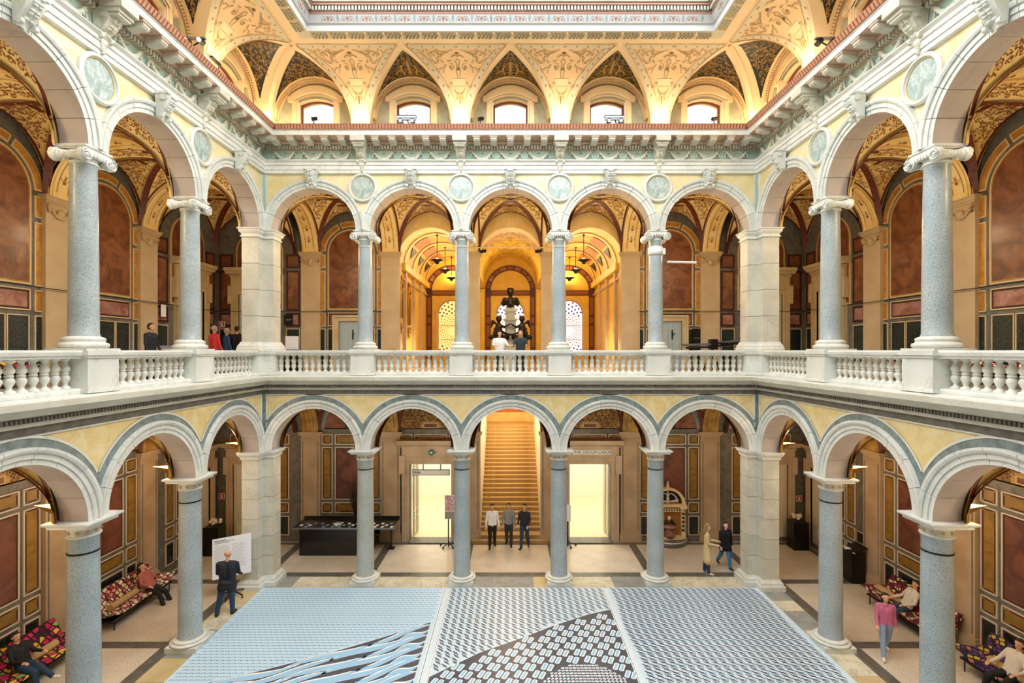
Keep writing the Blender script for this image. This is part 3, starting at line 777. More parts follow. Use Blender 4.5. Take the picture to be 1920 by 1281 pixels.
# rear walls. openings: k=0 ground: doors at +-1, stair at 0 ; upper: three arches
rear = {}
def plate_cols(mb, cols, y0, y1, m):        # cols: (x0,x1,z0,z1)
    for x0, x1, z0, z1 in cols:
        if x1 > x0 and z1 > z0: mb.box(x0, x1, y0, y1, z0, z1, m)
DOORW, DOORT = .26, -1.425
for k in range(4):
    mb = MB(); T0, T1 = D1, D1+.09
    if k == 0:
        plate_cols(mb, [(-OUT, -1-DOORW, -HE, -.40), (-1-DOORW, -1+DOORW, DOORT, -.40), (-1+DOORW, -.405, -HE, -.40), (-.405, .405, -.55, -.40),
                        (.405, 1-DOORW, -HE, -.40), (1-DOORW, 1+DOORW, DOORT, -.40), (1+DOORW, OUT, -HE, -.40)], T0, T1, 'dark_grey_marble')
        plate_cols(mb, [(-OUT, -1.42, -.40, 1.86), (1.42, OUT, -.40, 1.86), (-1.42, 1.42, -.40, -.262)], T0, T1, 'dark_grey_marble')
        # three arched openings to the golden hall
        R, hc = .415, 1.13
        for b in (-1, 0, 1):
            for y in (T0, T1+.14):
                P = [[(b+R*math.cos(PI*i/32), y, hc+R*math.sin(PI*i/32)), (b+max(-.5, min(.5, 1.2*math.cos(PI*i/32))), y, 1.86 if i not in (0, 32) else hc)] for i in range(33)]
                mb.grid(P, 'gold_vault', False)
            mb.grid([[(b+R*math.cos(PI*i/32), y, hc+R*math.sin(PI*i/32)) for y in (T0, T1+.14)] for i in range(33)], 'gold_vault', True)
        for a0, a1 in ((-1.5, -1.415), (-.585, -.415), (.415, .585), (1.415, 1.5)):
            mb.box(a0, a1, T0, T1+.14, -.262, 1.135, 'tan_plaster')
    else:
        mb.box(-OUT-.09, OUT+.09, T0, T1, -HE, 1.86, 'dark_grey_marble')
    rear[k] = top_struct('wall_gallery_'+SIDE[k], mb, 'marble-panelled rear wall of the %s galleries on both floors' % SIDE[k], k)
def child(k, name, me, x, y=D1, h=0, **kw): return link(name, me, rear[k], loc=(x, y, h), **kw)
for k in (0, 1, 3):
    for a in (-2.5, -1.5, -.5, .5, 1.5, 2.5):
        if (k == 1 and a < -2) or (k == 3 and a > 2): continue
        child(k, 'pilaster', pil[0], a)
        hallp = k == 0 and abs(a) < 2
        p = child(k, 'pilaster', pil[1], a)
        if not (k == 0 and abs(a) < 2): link('carved_garland', carve, p)
        child(k, 'transverse_arch', ta[1], a, TH); child(k, 'transverse_arch', ta[0], a, TH)
    for b in range(-3, 4):
        if (k == 1 and b < -1) or (k == 3 and b > 1): continue
        corner = abs(b) == 3; cx = b if not corner else (3.15 if b > 0 else -3.15)
        if corner and k != 0: pass
        # vaults (corner vaults only once, from the back wall)
        if not corner or k == 0:
            sc_ = (1, 1, 1) if not corner else (1.25, 1, 1)
            v = child(k, 'vault', va[1][0], cx if not corner else (cx-.05 if cx < 0 else cx+.05), TH, scale=sc_); link('painted_scrolls', va[1][1], v, kind='stuff')
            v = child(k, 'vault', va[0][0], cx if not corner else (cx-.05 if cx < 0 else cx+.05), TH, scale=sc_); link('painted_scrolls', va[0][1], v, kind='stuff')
        # ---------- upper wall
        door_u = (k == 0 and abs(b) == 2)
        if corner:
            for dx in (-.42, .42):
                for me_ in nar: child(k, 'panel', me_, cx+dx)
                child(k, 'panel', dk_s, cx+dx)
            child(k, 'arched_panel', ap, cx)
        elif not (k == 0 and abs(b) < 2):
            child(k, 'arched_panel', ap, b)
            for s_ in segs: child(k, 'arch_panel_segment', s_, b)
            for dx in (-.358, .358):
                for me_ in strips_u: child(k, 'panel', me_, b+dx)
            child(k, 'panel', rose, b)
            if door_u:
                child(k, 'panel', dk_s, b-.21); child(k, 'panel', dk_s, b+.21)
            else:
                for dx in (-.195, .195): child(k, 'panel', dk_s, b+dx)
                child(k, 'panel', dk_w, b)
        # ---------- ground wall
        door_g = k == 0 and abs(b) <= 1
        if b == 0 and k == 0: continue
        gx = cx
        for i in range(4):
            if door_g:
                if i == 0: child(k, 'panel', gm[i], gx); child(k, 'panel', gs[i], gx-.302); child(k, 'panel', gs[i], gx+.302)
                elif True:
                    pass
            else:
                child(k, 'panel', gm[i], gx); child(k, 'panel', gs[i], gx-.302); child(k, 'panel', gs[i], gx+.302)
        child(k, 'painted_lunette', lun_g if (k != 0 or abs(b) == 1) else lun_r, gx)
    # base course, dado rail and tie rod
    mb = MB()
    if k == 0:
        for a, b in ((-OUT, -1.40), (1.40, OUT)): mb.box(a, b, D1-.03, D1, -HE, -HE+.055, 'dark_grey_marble')
    else: mb.box(-OUT, OUT, D1-.03, D1, -HE, -HE+.055, 'dark_grey_marble')
    child(k, 'base_course', mb.build('base_course'), 0, 0)
    mb = MB()
    for a, b in (((-OUT, -1.6), (1.6, OUT)) if k == 0 else ((-OUT, OUT),)):
        mb.tube([(a, D1-.055, .487), (b, D1-.055, .487)], .0035, 'dark_metal', 6)
    child(k, 'picture_rod', mb.build('picture_rod'), 0, 0)

# ================================================================ ATTIC (window zone and cove)
PA, PB, HA0, HA1 = .08, .57, 2.235, 2.79      # cove from (PA,HA0) to (PB,HA1)
RB, HB = .41, 2.37                            # lunette barrels
def cove(p):
    c = max(-1, min(1, 1-(p-PA)/(PB-PA))); return HA0+(HA1-HA0)*math.sqrt(1-c*c)
def barrel(x): return HB+math.sqrt(max(0, RB*RB-x*x))
def pstar(x):
    return PA+(PB-PA)*(1-(min(1, abs(x)/RB))**.87)
def hdiag(u):       # height of the corner groin at distance u from both walls
    c = max(0, min(1, 1-(u-.11)/.44)); return HA0+(HA1-HA0)*math.sqrt(1-c*c)
def lsurf(x, p, pe=None, he=None):
    pe = pstar(x) if pe is None else pe; he = cove(pe) if he is None else he
    t = (p+WY)/(pe+WY); return barrel(x)*(1-t)+he*t
WY = .06        # window wall plane (behind the arcade face)
def attic_bay(left_corner=False):
    mb = MB(); n = 28
    xs = [RB*math.cos(PI*i/n) for i in range(n+1)]
    rows = 10
    P = [[(x, -(-WY+(pstar(x)+WY)*j/rows), lsurf(x, -WY+(pstar(x)+WY)*j/rows)) for j in range(rows+1)] for x in xs]
    mb.grid(P, 'cream_light', True)
    # vertical cheeks below the springing
    for sx in (-1, 1):
        mb.poly([(sx*RB, WY, 2.205), (sx*RB, -PA, 2.205), (sx*RB, -PA, HA0), (sx*RB, WY, HB)], 'cream_light')
        mb.poly([(sx*RB, -PA, 2.205), (sx*.5, -PA, 2.205), (sx*.5, -PA, HA0), (sx*RB, -PA, HA0)], 'cream_light')
    # cove between the barrels
    P = []
    for i in range(n+1):
        x = xs[i]; p0 = pstar(x); P.append([(x, -(p0+(PB-p0)*j/10), cove(p0+(PB-p0)*j/10)) for j in range(11)])
    mb.grid(P, 'cream_vault', True)
    for sx in (-1, 1):
        mb.grid([[(sx*x, -(PA+(PB-PA)*(1-math.cos(PI/2*j/16))), cove(PA+(PB-PA)*(1-math.cos(PI/2*j/16)))) for j in range(17)] for x in (RB, .5)], 'cream_vault', True)
        for j in range(1): pass
    # gap between x=RB and spring height handled by cheeks
    # window wall with segmental opening
    ww, hz, rise = .178, 2.545, .045
    def hole(x): return hz+rise*(1-(x/ww)**2)
    N_ = 40
    for i in range(N_):
        x0, x1 = -RB+2*RB*i/N_, -RB+2*RB*(i+1)/N_
        def lo(x): return hole(x) if abs(x) < ww-1e-4 else 2.2
        if abs((x0+x1)/2) < ww: a, b = hole(max(-ww, min(ww, x0))), hole(max(-ww, min(ww, x1)))
        else: a = b = 2.2
        mb.poly([(x0, WY, a), (x1, WY, b), (x1, WY, barrel(x1)), (x0, WY, barrel(x0))], 'attic_green')
    mb.grid([[(x, WY, hole(x)), (x, WY+.13, hole(x))] for x in [-ww+2*ww*i/12 for i in range(13)]], 'cream_light', True)
    for sx in (-1, 1): mb.poly([(sx*ww, WY, 2.2), (sx*ww, WY+.13, 2.2), (sx*ww, WY+.13, hz), (sx*ww, WY, hz)], 'cream_light')
    mb.poly([(-ww, WY, 2.2), (ww, WY, 2.2), (ww, WY+.13, 2.2), (-ww, WY+.13, 2.2)], 'cream_light')
    for sx in (-1, 1): mb.box(*sorted((sx*RB, sx*.5)), WY, WY+.14, 2.2, 2.85, 'cream_light')
    return mb.build('attic_bay'), ww, hz, rise
att_me, WW, WH, WR = attic_bay()
def seg_arc(w, h, rise, n=14): return [(-w+2*w*i/n, h+rise*(1-((-w+2*w*i/n)/w)**2)) for i in range(n+1)]
mb = MB()      # moulded window surround
inner, outer = seg_arc(.195, 2.56, .05), seg_arc(.272, 2.60, .115)
for (A, ya), (B, yb) in (((inner, WY-.012), (seg_arc(.215, 2.57, .066), WY-.012)), ((seg_arc(.215, 2.57, .066), WY-.02), (seg_arc(.225, 2.575, .074), WY-.026)), ((seg_arc(.225, 2.575, .074), WY-.026), (outer, WY-.034)), ((outer, WY-.034), (outer, WY))):
    mb.grid([[(a[0], ya, a[1]), (b[0], yb, b[1])] for a, b in zip(A, B)], 'cream_light', False)
for sx in (-1, 1):
    mb.box(*sorted((sx*.18, sx*.245)), WY-.014, WY, 2.2, 2.57, 'cream_light'); mb.box(*sorted((sx*.20, sx*.235)), WY-.02, WY, 2.2, 2.57, 'cream_light')
    mb.box(*sorted((sx*.225, sx*.28)), WY-.036, WY, 2.55, 2.605, 'cream_light')
surr_me = mb.build('window_surround')
mb = MB()      # ring moulding round the lunette
mb.ring([(.410, WY), (.395, WY-.004), (.395, WY-.03), (.375, WY-.035), (.375, WY)], .0, PI, 40, 'cream_light', 0, HB)
mb.ring([(.409, WY-.06), (.388, WY-.062), (.384, WY-.048), (.409, WY-.04)], .0, PI, 40, 'cream_light', 0, HB)
for i in range(46):
    t = .25+i*(PI-.5)/45; mb.box(.386*math.cos(t)-.004, .386*math.cos(t)+.004, WY-.066, WY-.05, HB+.386*math.sin(t)-.004, HB+.386*math.sin(t)+.004, 'relief_tan')
lring_me = mb.build('lunette_moulding')
mb = MB(); ins = seg_arc(.178, 2.545, .045); ins2 = seg_arc(.160, 2.53, .043)      # window frame
mb.grid([[(a[0], WY+.05, a[1]), (b[0], WY+.05, b[1])] for a, b in zip(ins, ins2)], 'window_wood', False)
mb.grid([[(b[0], WY+.05, b[1]), (b[0], WY+.07, b[1])] for a, b in zip(ins, ins2)], 'window_wood', False)
for sx in (-1, 1): mb.box(*sorted((sx*.178, sx*.160)), WY+.05, WY+.07, 2.2, 2.55, 'window_wood')
win_me = mb.build('window_frame')
mb = MB(); mb.poly([(-.165, WY+.06, 2.2), (.165, WY+.06, 2.2)]+[(x, WY+.06, z) for x, z in ins2[::-1]], 'window_glass'); pane_me = mb.build('pane')
# black spandrel with golden grotesques on the barrel
PM = .075
def blackmesh(rng_seed, corner=0):
    mb = MB(); pts = []
    def ends(x):
        if corner and ((x < 0) == (corner < 0)) and x != 0: u = .52-abs(x); return u, hdiag(u)
        return pstar(x), cove(pstar(x))
    def lim(x):       # p range
        if corner and ((x < 0) == (corner < 0)) and x != 0: hi = .52-abs(x)-.10
        else: hi = PA+(PB-PA)*(1-(min(1, (abs(x)+.045)/RB))**.87)-.055
        return .02+.05*abs(x), hi
    N_ = 60; row = []
    for i in range(N_+1):
        x = -.40+.80*i/N_; lo, hi = lim(x)
        if hi > lo+.003: row.append(x)
    if len(row) < 3: return None
    hs_ = lambda x, p: lsurf(x, p, *ends(x))
    P = []
    for x in row:
        lo, hi = lim(x); P.append([(x, -(lo+(hi-lo)*j/6), hs_(x, lo+(hi-lo)*j/6)-.0035) for j in range(7)])
    mb.grid(P, 'black_panel', False)
    fmap = lambda x, p: (x, -p, hs_(x, p)-.0065)
    mb2 = MB()
    def ins(x, p, r):
        if abs(x) > .38: return False
        lo, hi = lim(x); return p > lo+r*.9 and p < hi-r*1.1
    curls(mb2, fmap, ins, row[0] if corner else 0, row[-1], 0, .56, 60, .022, .0042, 'gold_paint', random.Random(rng_seed), mirror=not corner, dots=.7)
    if not corner:       # central vase and two figures
        for sx in (-1, 1):
            f = lambda u, v, sx=sx: fmap(sx*u, v)
            ribbon(mb2, [(.055, .06), (.062, .10), (.075, .15), (.07, .20)], .016, 'gold_paint', f); disc2(mb2, .066, .222, .011, 'gold_paint', f, 8)
            ribbon(mb2, [(.07, .18), (.045, .23), (.02, .26)], .008, 'gold_paint', f); ribbon(mb2, [(.07, .15), (.11, .14), (.14, .11)], .016, 'gold_paint', f)
        ribbon(mb2, [(0, .06), (0, .12), (0, .17), (0, .22), (0, .28)], .024, 'gold_paint', fmap)
    return mb.build('black_spandrel'), mb2.build('gold_grotesque')
blk = [blackmesh(1), blackmesh(2)]; blkL, blkR = blackmesh(3, -1), blackmesh(3, 1)
# painted bands, dots and relief on the cove
def cove_decor(seed):
    mb = MB(); fm = lambda x, p: (x, -p, cove(p)-.004); fd = lambda x, p: (x, -p, cove(p)-.006)
    pts = []
    for i in range(0, 31):
        x = RB*(1-i/30)**1.1; pts.append((x, pstar(x)))
    out = {}
    for sx in (-1, 1):
        P = []; Q = []; E = []
        for i in range(len(pts)):
            x, p = pts[i]; a = pts[max(i-1, 0)]; b = pts[min(i+1, 30)]
            tx, tp = b[0]-a[0], b[1]-a[1]; l = math.hypot(tx, tp) or 1; nx, np_ = -tp/l, tx/l
            if np_ < 0: nx, np_ = -nx, -np_
            q0 = (x+nx*.016, p+np_*.016); q1 = (x+nx*.052, p+np_*.052)
            if q1[0] > .498: q1 = (.498, q1[1])
            if p < PB-.04:
                P.append([fm(sx*q0[0], max(PA, min(PB, q0[1]))), fm(sx*q1[0], max(PA, min(PB, q1[1])))])
                Q.append([(sx*x, -p+.0, cove(p)-.001), (sx*(x+nx*.012), -max(PA, p+np_*.012), cove(max(PA, min(PB, p+np_*.012)))-.012)])
                if i % 3 == 0 and i > 0: disc2(mb, sx*(q0[0]+q1[0])/2, max(PA+.01, (q0[1]+q1[1])/2), .0085, 'relief_tan', fd, 8)
                E.append((sx*(x+nx*.066), p+np_*.066))
        mb.grid(P, 'cream_band', False); mb.grid(Q, 'cream_light', False)
        E = [(x, max(PA, min(.47, p))) for x, p in E if abs(x) < .495]
        ribbon(mb, E, .004, 'relief_tan', fm, False)
    for sx in (-1, 1):      # top border
        xr = [.10+.40*i/6 for i in range(7)]
        mb.grid([[fm(sx*x, .485), fm(sx*x, .535)] for x in xr], 'cream_band', False)
        for i in range(4): disc2(mb, sx*(.15+.1*i+.04), .51, .010, 'relief_tan', fd, 8)
    mb2 = MB(); rng = random.Random(seed)
    for side in (-1, 1):     # half spandrels x from .5 inward; mirrored about x = .5 by the neighbour
        X = lambda u: side*(.5-u)
        f = lambda u, p: (X(u), -p, cove(p)-.004)
        def edge(p):
            if p < PA+.01: return .0
            for i in range(30):
                if pts[i][1] >= p: return .5-pts[i][0]
            return .5
        def ins(u, p, r): return u < edge(p)-.075-r and PA+.02 < p < .47
        r_ = random.Random(seed)
        # urn on the axis
        tab = [(0, .195), (.058, .195), (.068, .235), (0, .235)]
        mb2.poly([f(u, p) for u, p in tab], 'cream_light'); ribbon(mb2, [(0, .195), (.058, .195), (.068, .235), (0, .235)], .005, 'relief_tan', f, False)
        ribbon(mb2, [(.05*math.cos(PI*i/16), .185-.028*math.sin(PI*i/16)) for i in range(9)], .008, 'relief_tan', f)
        ribbon(mb2, [(.010, .24), (.018, .29), (.008, .33), (.020, .36), (0, .385)], .010, 'relief_tan', f); disc2(mb2, 0, .30, .012, 'relief_tan', f, 8)
        ribbon(mb2, spiral(.066, .315, .032, 1.0, 1.3), .007, 'relief_tan', f); disc2(mb2, .066, .315, .012, 'relief_tan', f, 8)
        ribbon(mb2, [(.0, .405), (.03, .415), (.06, .395)], .012, 'relief_tan', f); disc2(mb2, .0, .435, .020, 'relief_tan', f, 8, .014)
        ribbon(mb2, [(0, .12), (.0, .15)], .014, 'relief_tan', f); ribbon(mb2, spiral(.022, .135, .012, 0, 1), .004, 'relief_tan', f)
        ribbon(mb2, [(.09+.11*i/8, .455-.035*math.sin(PI*i/8)) for i in range(9)], .010, 'relief_tan', f)
        curls(mb2, f, lambda u, p, r: ins(u, p, r) and not (u < .08 and .15 < p < .46) and not (u < .12 and .27 < p < .36), 0, .4, .1, .47, 26, .016, .0048, 'relief_tan', r_, mirror=False)
    return mb.build('painted_border'), mb2.build('relief_ornament')
decor = [cove_decor(5), cove_decor(9)]

# corner bay of the attic: local to a side, left end (a=-2.52..-1.5) ; u = a+2.52 , v = -d
def corner_piece():
    mb = MB(); A = [.52-RB*math.cos(PI/2*i/20) for i in range(21)]      # .11 .. .52
    bb = lambda u: HB+math.sqrt(max(0, RB*RB-(u-.52)**2))
    for sw in (0, 1):
        P = []
        for a in A:
            r = []
            for j in range(11):
                v = -WY+(a+WY)*j/10; h = lsurf(a-.52, v, a, hdiag(a)); r.append((-HW+(a if not sw else v), -(v if not sw else a), h))
            P.append(r)
        mb.grid(P, 'cream_light', True)
    mb.poly([(-HW+.11, WY, 2.205), (-HW+.11, -.11, 2.205), (-HW+.11, -.11, hdiag(.11)), (-HW+.11, WY, HB)], 'cream_light')
    mb.poly([(-HW-WY, -.11, 2.205), (-HW+.11, -.11, 2.205), (-HW+.11, -.11, hdiag(.11)), (-HW-WY, -.11, HB)], 'cream_light')
    mb.poly([(-HW+.52, -.52, hdiag(.52)), (-HW+.58, -.52, HA1), (-HW+.58, -.58, HA1), (-HW+.52, -.58, HA1)], 'cream_light')
    P = []
    for i in range(21):
        a = A[i]; w = .014; P.append([(-HW+a-w, -a-w, hdiag(a)-.002), (-HW+a-w*.2, -a-w*.2+.004, hdiag(a)-.016), (-HW+a+w, -a+w, hdiag(a)-.002)])
    mb.grid(P, 'cream_light', False)
    return mb.build('corner_vault')
corner_me = corner_piece()
def attic_end(side):      # bay at a=-2 / +2 : half of the bay toward the court centre plus window wall
    mb = MB(); n = 14; sx = 1 if side < 0 else -1
    xs = [sx*RB*math.cos(PI/2*i/n) for i in range(n+1)]
    mb.grid([[(x, WY-(WY+pstar(x))*j/10, lsurf(x, -WY+(WY+pstar(x))*j/10)) for j in range(11)] for x in xs], 'cream_light', True)
    mb.grid([[(x, -(pstar(x)+(PB-pstar(x))*j/10), cove(pstar(x)+(PB-pstar(x))*j/10)) for j in range(11)] for x in xs], 'cream_vault', True)
    mb.grid([[(sx*x, -(PA+(PB-PA)*(1-math.cos(PI/2*j/16))), cove(PA+(PB-PA)*(1-math.cos(PI/2*j/16)))) for j in range(17)] for x in (RB, .5)], 'cream_vault', True)
    mb.poly([(sx*RB, WY, 2.205), (sx*RB, -PA, 2.205), (sx*RB, -PA, HA0), (sx*RB, WY, HB)], 'cream_light')
    mb.poly([(sx*RB, -PA, 2.205), (sx*.5, -PA, 2.205), (sx*.5, -PA, HA0), (sx*RB, -PA, HA0)], 'cream_light')
    N_ = 40
    for i in range(N_):
        x0, x1 = -RB+2*RB*i/N_, -RB+2*RB*(i+1)/N_
        if abs((x0+x1)/2) < WW: a = WH+WR*(1-(max(-WW, min(WW, x0))/WW)**2); b = WH+WR*(1-(max(-WW, min(WW, x1))/WW)**2)
        else: a = b = 2.2
        mb.poly([(x0, WY, a), (x1, WY, b), (x1, WY, barrel(x1)), (x0, WY, barrel(x0))], 'attic_green')
    for s2 in (-1, 1): mb.poly([(s2*WW, WY, 2.2), (s2*WW, WY+.13, 2.2), (s2*WW, WY+.13, WH), (s2*WW, WY, WH)], 'cream_light')
    mb.grid([[(x, WY, WH+WR*(1-(x/WW)**2)), (x, WY+.13, WH+WR*(1-(x/WW)**2))] for x in [-WW+2*WW*i/12 for i in range(13)]], 'cream_light', True)
    for s2 in (-1, 1): mb.box(*sorted((s2*RB, s2*.52)), WY, WY+.14, 2.2, 2.85, 'cream_light')
    return mb.build('attic_bay')
att_l, att_r = attic_end(-1), attic_end(1)
# half decor for the end bays: reuse the full one, clipped meshes
def half(me_src, keep):
    me = me_src.copy(); bm = bmesh.new(); bm.from_mesh(me)
    bmesh.ops.delete(bm, geom=[f for f in bm.faces if keep*f.calc_center_median().x < .0], context='FACES'); bm.to_mesh(me); bm.free(); return me
dec_l = [half(m_, 1) for m_ in decor[0]]; dec_r = [half(m_, -1) for m_ in decor[0]]
win_n = 0
attic = {}
for k in range(4):
    e = link('wall_attic_'+SIDE[k], None, mw=M_side(k), kind='structure', label='cream vaulted window zone above the cornice, %s side' % SIDE[k])
    attic[k] = e
    link('corner_vault', corner_me, e)
    rng_b = range(-2, 3)
    for b in rng_b:
        link('attic_bay', att_l if b == -2 else att_r if b == 2 else att_me, e, loc=(b, 0, 0))
        if k == 2: 
            link('window_surround', surr_me, e, loc=(b, 0, 0)); continue
        vis = not (k == 1 and b < 0 or k == 3 and b > 0)
        link('window_surround', surr_me, e, loc=(b, 0, 0)); link('lunette_moulding', lring_me, e, loc=(b, 0, 0))
        bl = blkL if b == -2 else blkR if b == 2 else blk[abs(b) % 2]
        q = link('black_spandrel', bl[0], e, loc=(b, 0, 0)); link('gold_grotesque', bl[1], q, kind='stuff')
        dd = dec_l if b == -2 else dec_r if b == 2 else decor[0]
        link('painted_border', dd[0], e, loc=(b, 0, 0)); link('relief_ornament', dd[1], e, loc=(b, 0, 0), kind='stuff')
        win_n += 1
        w_ = link('window_%d' % win_n, win_me, mw=M_side(k, b), kind='structure', label='round-headed attic window in a brown wooden frame')
        link('pane', pane_me, w_)

# skylight frame
mb = MB()
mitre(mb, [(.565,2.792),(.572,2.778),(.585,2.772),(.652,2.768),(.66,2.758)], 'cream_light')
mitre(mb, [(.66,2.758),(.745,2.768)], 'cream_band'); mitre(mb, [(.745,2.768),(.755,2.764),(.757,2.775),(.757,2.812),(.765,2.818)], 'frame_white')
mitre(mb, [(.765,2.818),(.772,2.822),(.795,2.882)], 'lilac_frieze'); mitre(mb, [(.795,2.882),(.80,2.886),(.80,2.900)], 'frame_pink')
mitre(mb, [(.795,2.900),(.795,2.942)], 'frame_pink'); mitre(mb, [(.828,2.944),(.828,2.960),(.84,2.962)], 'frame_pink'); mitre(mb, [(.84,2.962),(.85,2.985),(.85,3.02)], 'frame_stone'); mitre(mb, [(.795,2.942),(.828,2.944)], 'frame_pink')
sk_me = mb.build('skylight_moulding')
mb = MB()
n = 120
for i in range(n):
    a = (i+.5)/n*2-1; mb.box(a*1.70-.008, a*1.70+.008, -.822, -.795, 2.904, 2.938, 'frame_stone')
skd = mb.build('skylight_dentils')
mb = MB(); rng = random.Random(8)
for i in range(110):       # leaf band
    a0 = -1.76+3.52*(i+.5)/110
    if i % 5 == 0:
        mb.box(a0-.004, a0+.004, -.742, -.664, 2.750, 2.758, 'cream_light'); continue
    for q in range(3):
        p = .672+.025*q; h = 2.754+.003*q; a = a0+(.008 if q % 2 else -.004)
        mb.add([(a-.013,-p+.006,h),(a+.002,-p-.002,h-.012),(a+.015,-p-.016,h),(a-.002,-p-.012,h-.004)], [(0,1,2,3)], 'relief_tan' if (i+q) % 3 else 'grey_marble')
        mb.add([(a-.013,-p+.006,h-.001),(a-.004,-p-.014,h-.001),(a+.015,-p-.017,h-.001)], [(0,1,2)], 'dark_grey_marble')
skl = mb.build('leaf_garland')
mb = MB()
fr_ = lambda x, t: (x, -(.772+.023*t)-.002, 2.822+.060*t)
for i in range(20):
    cx = -1.65+3.3*(i+.5)/20
    for sx in (-1, 1):
        ribbon(mb, [(cx+sx*(.010+.045*j/8), .15+.75*math.sin(PI*j/8)) for j in range(9)], .10, 'grey_marble', lambda x, y: fr_(x, y) , False) if False else None
        P = []
        for j in range(11):
            a = PI*j/10; P.append([fr_(cx+sx*.03+.028*math.cos(a), .12+.70*math.sin(a)), fr_(cx+sx*.03+.022*math.cos(a), .12+.58*math.sin(a))])
        mb.grid(P, 'grey_marble', False)
        mb.poly([fr_(cx+sx*.03+.009*math.cos(a*PI/4), .38+.14*math.sin(a*PI/4)) for a in range(8)], 'red_ornament')
    mb.poly([fr_(cx+.008*math.cos(a*PI/4), .55+.25*math.sin(a*PI/4)) for a in range(8)], 'red_ornament')
    P = [fr_(cx+.0825+u, v) for u, v in ((-.004,.1),(.004,.1),(.012,.5),(.003,.95),(-.003,.95),(-.012,.5))]; mb.poly(P, 'grey_marble')
skf = mb.build('painted_frieze')
ceil = link('ceiling', None, mw=Matrix.Translation((0, YC*S, HE*S)), kind='structure', label='stepped plaster frame of the great skylight')
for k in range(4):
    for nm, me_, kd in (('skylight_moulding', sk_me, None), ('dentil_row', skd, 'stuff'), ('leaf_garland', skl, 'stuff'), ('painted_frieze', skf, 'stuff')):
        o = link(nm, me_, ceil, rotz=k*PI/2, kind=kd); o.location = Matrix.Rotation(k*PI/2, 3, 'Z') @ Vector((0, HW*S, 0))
mb = MB(); q = HW-.84; mb.box(-q, q, -q, q, 3.02, 3.03, 'skylight_glass')
link('skylight_pane', mb.build('skylight_pane'), ceil)
mb = MB()
for i in range(9):
    a = -q+2*q*i/8; mb.box(a-.015, a+.015, -q, q, 3.0, 3.02, 'white_paint'); mb.box(-q, q, a-.015, a+.015, 3.0, 3.02, 'white_paint')
link('glazing_bars', mb.build('glazing_bars'), ceil)
mb = MB(); mb.box(-HW-.3, HW+.3, -HW-.3, HW+.3, 3.2, 3.25, 'white_paint'); link('roof_cap', mb.build('roof_cap'), ceil)

# ================================================================ GOLDEN HALL (upper) AND STAIR (ground)
HD0, HD1 = D1+.09, 3.37
mb = MB()
for b in (-1, 0, 1):          # three barrel vaults
    R, hc = .43, 1.15
    mb.grid([[(b+R*math.cos(PI*i/28), y, hc+R*math.sin(PI*i/28)) for y in (HD0+.10, HD1)] for i in range(29)], 'hall_gold', True)
for a in (-1.5, -.5, .5, 1.5): 
    w = .07; mb.box(a-w, a+w, HD0+.10, HD1, 1.05, 1.17, 'hall_gold')
mb.box(-1.6, 1.6, HD0, HD1+.1, 1.62, 1.68, 'hall_gold')
top_struct('ceiling_hall', mb, 'golden barrel vaults of the hall behind the gallery', 0)
mb = MB()
for sx in (-1, 1):
    mb.box(*sorted((sx*1.43, sx*1.52)), HD0, HD1, -.4, 1.66, 'hall_gold')
    for d in (1.62, 2.2, 2.78): mb.box(*sorted((sx*1.395, sx*1.43)), d-.04, d+.04, -.26, 1.10, 'tan_plaster')
    mb.box(*sorted((sx*1.37, sx*1.43)), HD0+.14, HD1, 1.05, 1.14, 'hall_gold'); mb.box(*sorted((sx*1.40, sx*1.43)), HD0+.14, HD1, .93, .95, 'tan_plaster')
top_struct('wall_hall_sides', mb, 'golden side walls of the hall with slender piers', 0)
mb = MB()
def arch_cols(mb, cx, r, zb, hc, top, y, m, x0, x1, n=20):
    mb.box(x0, cx-r, y, y+.06, -.4, top, m); mb.box(cx+r, x1, y, y+.06, -.4, top, m)
    mb.box(cx-r, cx+r, y, y+.06, -.4, zb, m)
    mb.grid([[(cx+r*math.cos(PI*i/n), y, hc+r*math.sin(PI*i/n)), (cx+r*math.cos(PI*i/n), y, top)] for i in range(n+1)], m, False)
    mb.grid([[(cx+r*math.cos(PI*i/n), y, hc+r*math.sin(PI*i/n)), (cx+r*math.cos(PI*i/n), y+.1, hc+r*math.sin(PI*i/n))] for i in range(n+1)], 'cream_frame', True)
for b in (-1, 0, 1): arch_cols(mb, b, .235, .0, .62, 1.64, HD1, 'hall_gold', b-.5, b+.5)
hall_rear = top_struct('wall_hall_back', mb, 'golden rear wall of the hall with three round-headed windows', 0)
pl = MB()
pl.ring([(.335,0),(.335,-.012),(.425,-.012),(.425,0)], 0, PI, 28, 'dark_red_line', 0, 1.02)
for i in range(9):
    t0 = .06+i*(PI-.12)/9; pl.ring([(.352,-.0125),(.352,-.015),(.408,-.015),(.408,-.0125)], t0+.03, t0+(PI-.12)/9-.03, 4, 'rose_marble' if i % 2 else 'scroll_brown', 0, 1.02)
pl.box(-.425, .425, -.012, 0, .93, 1.02, 'dark_red_line'); pl.box(-.32, .32, -.015, 0, .945, 1.005, 'scroll_brown')
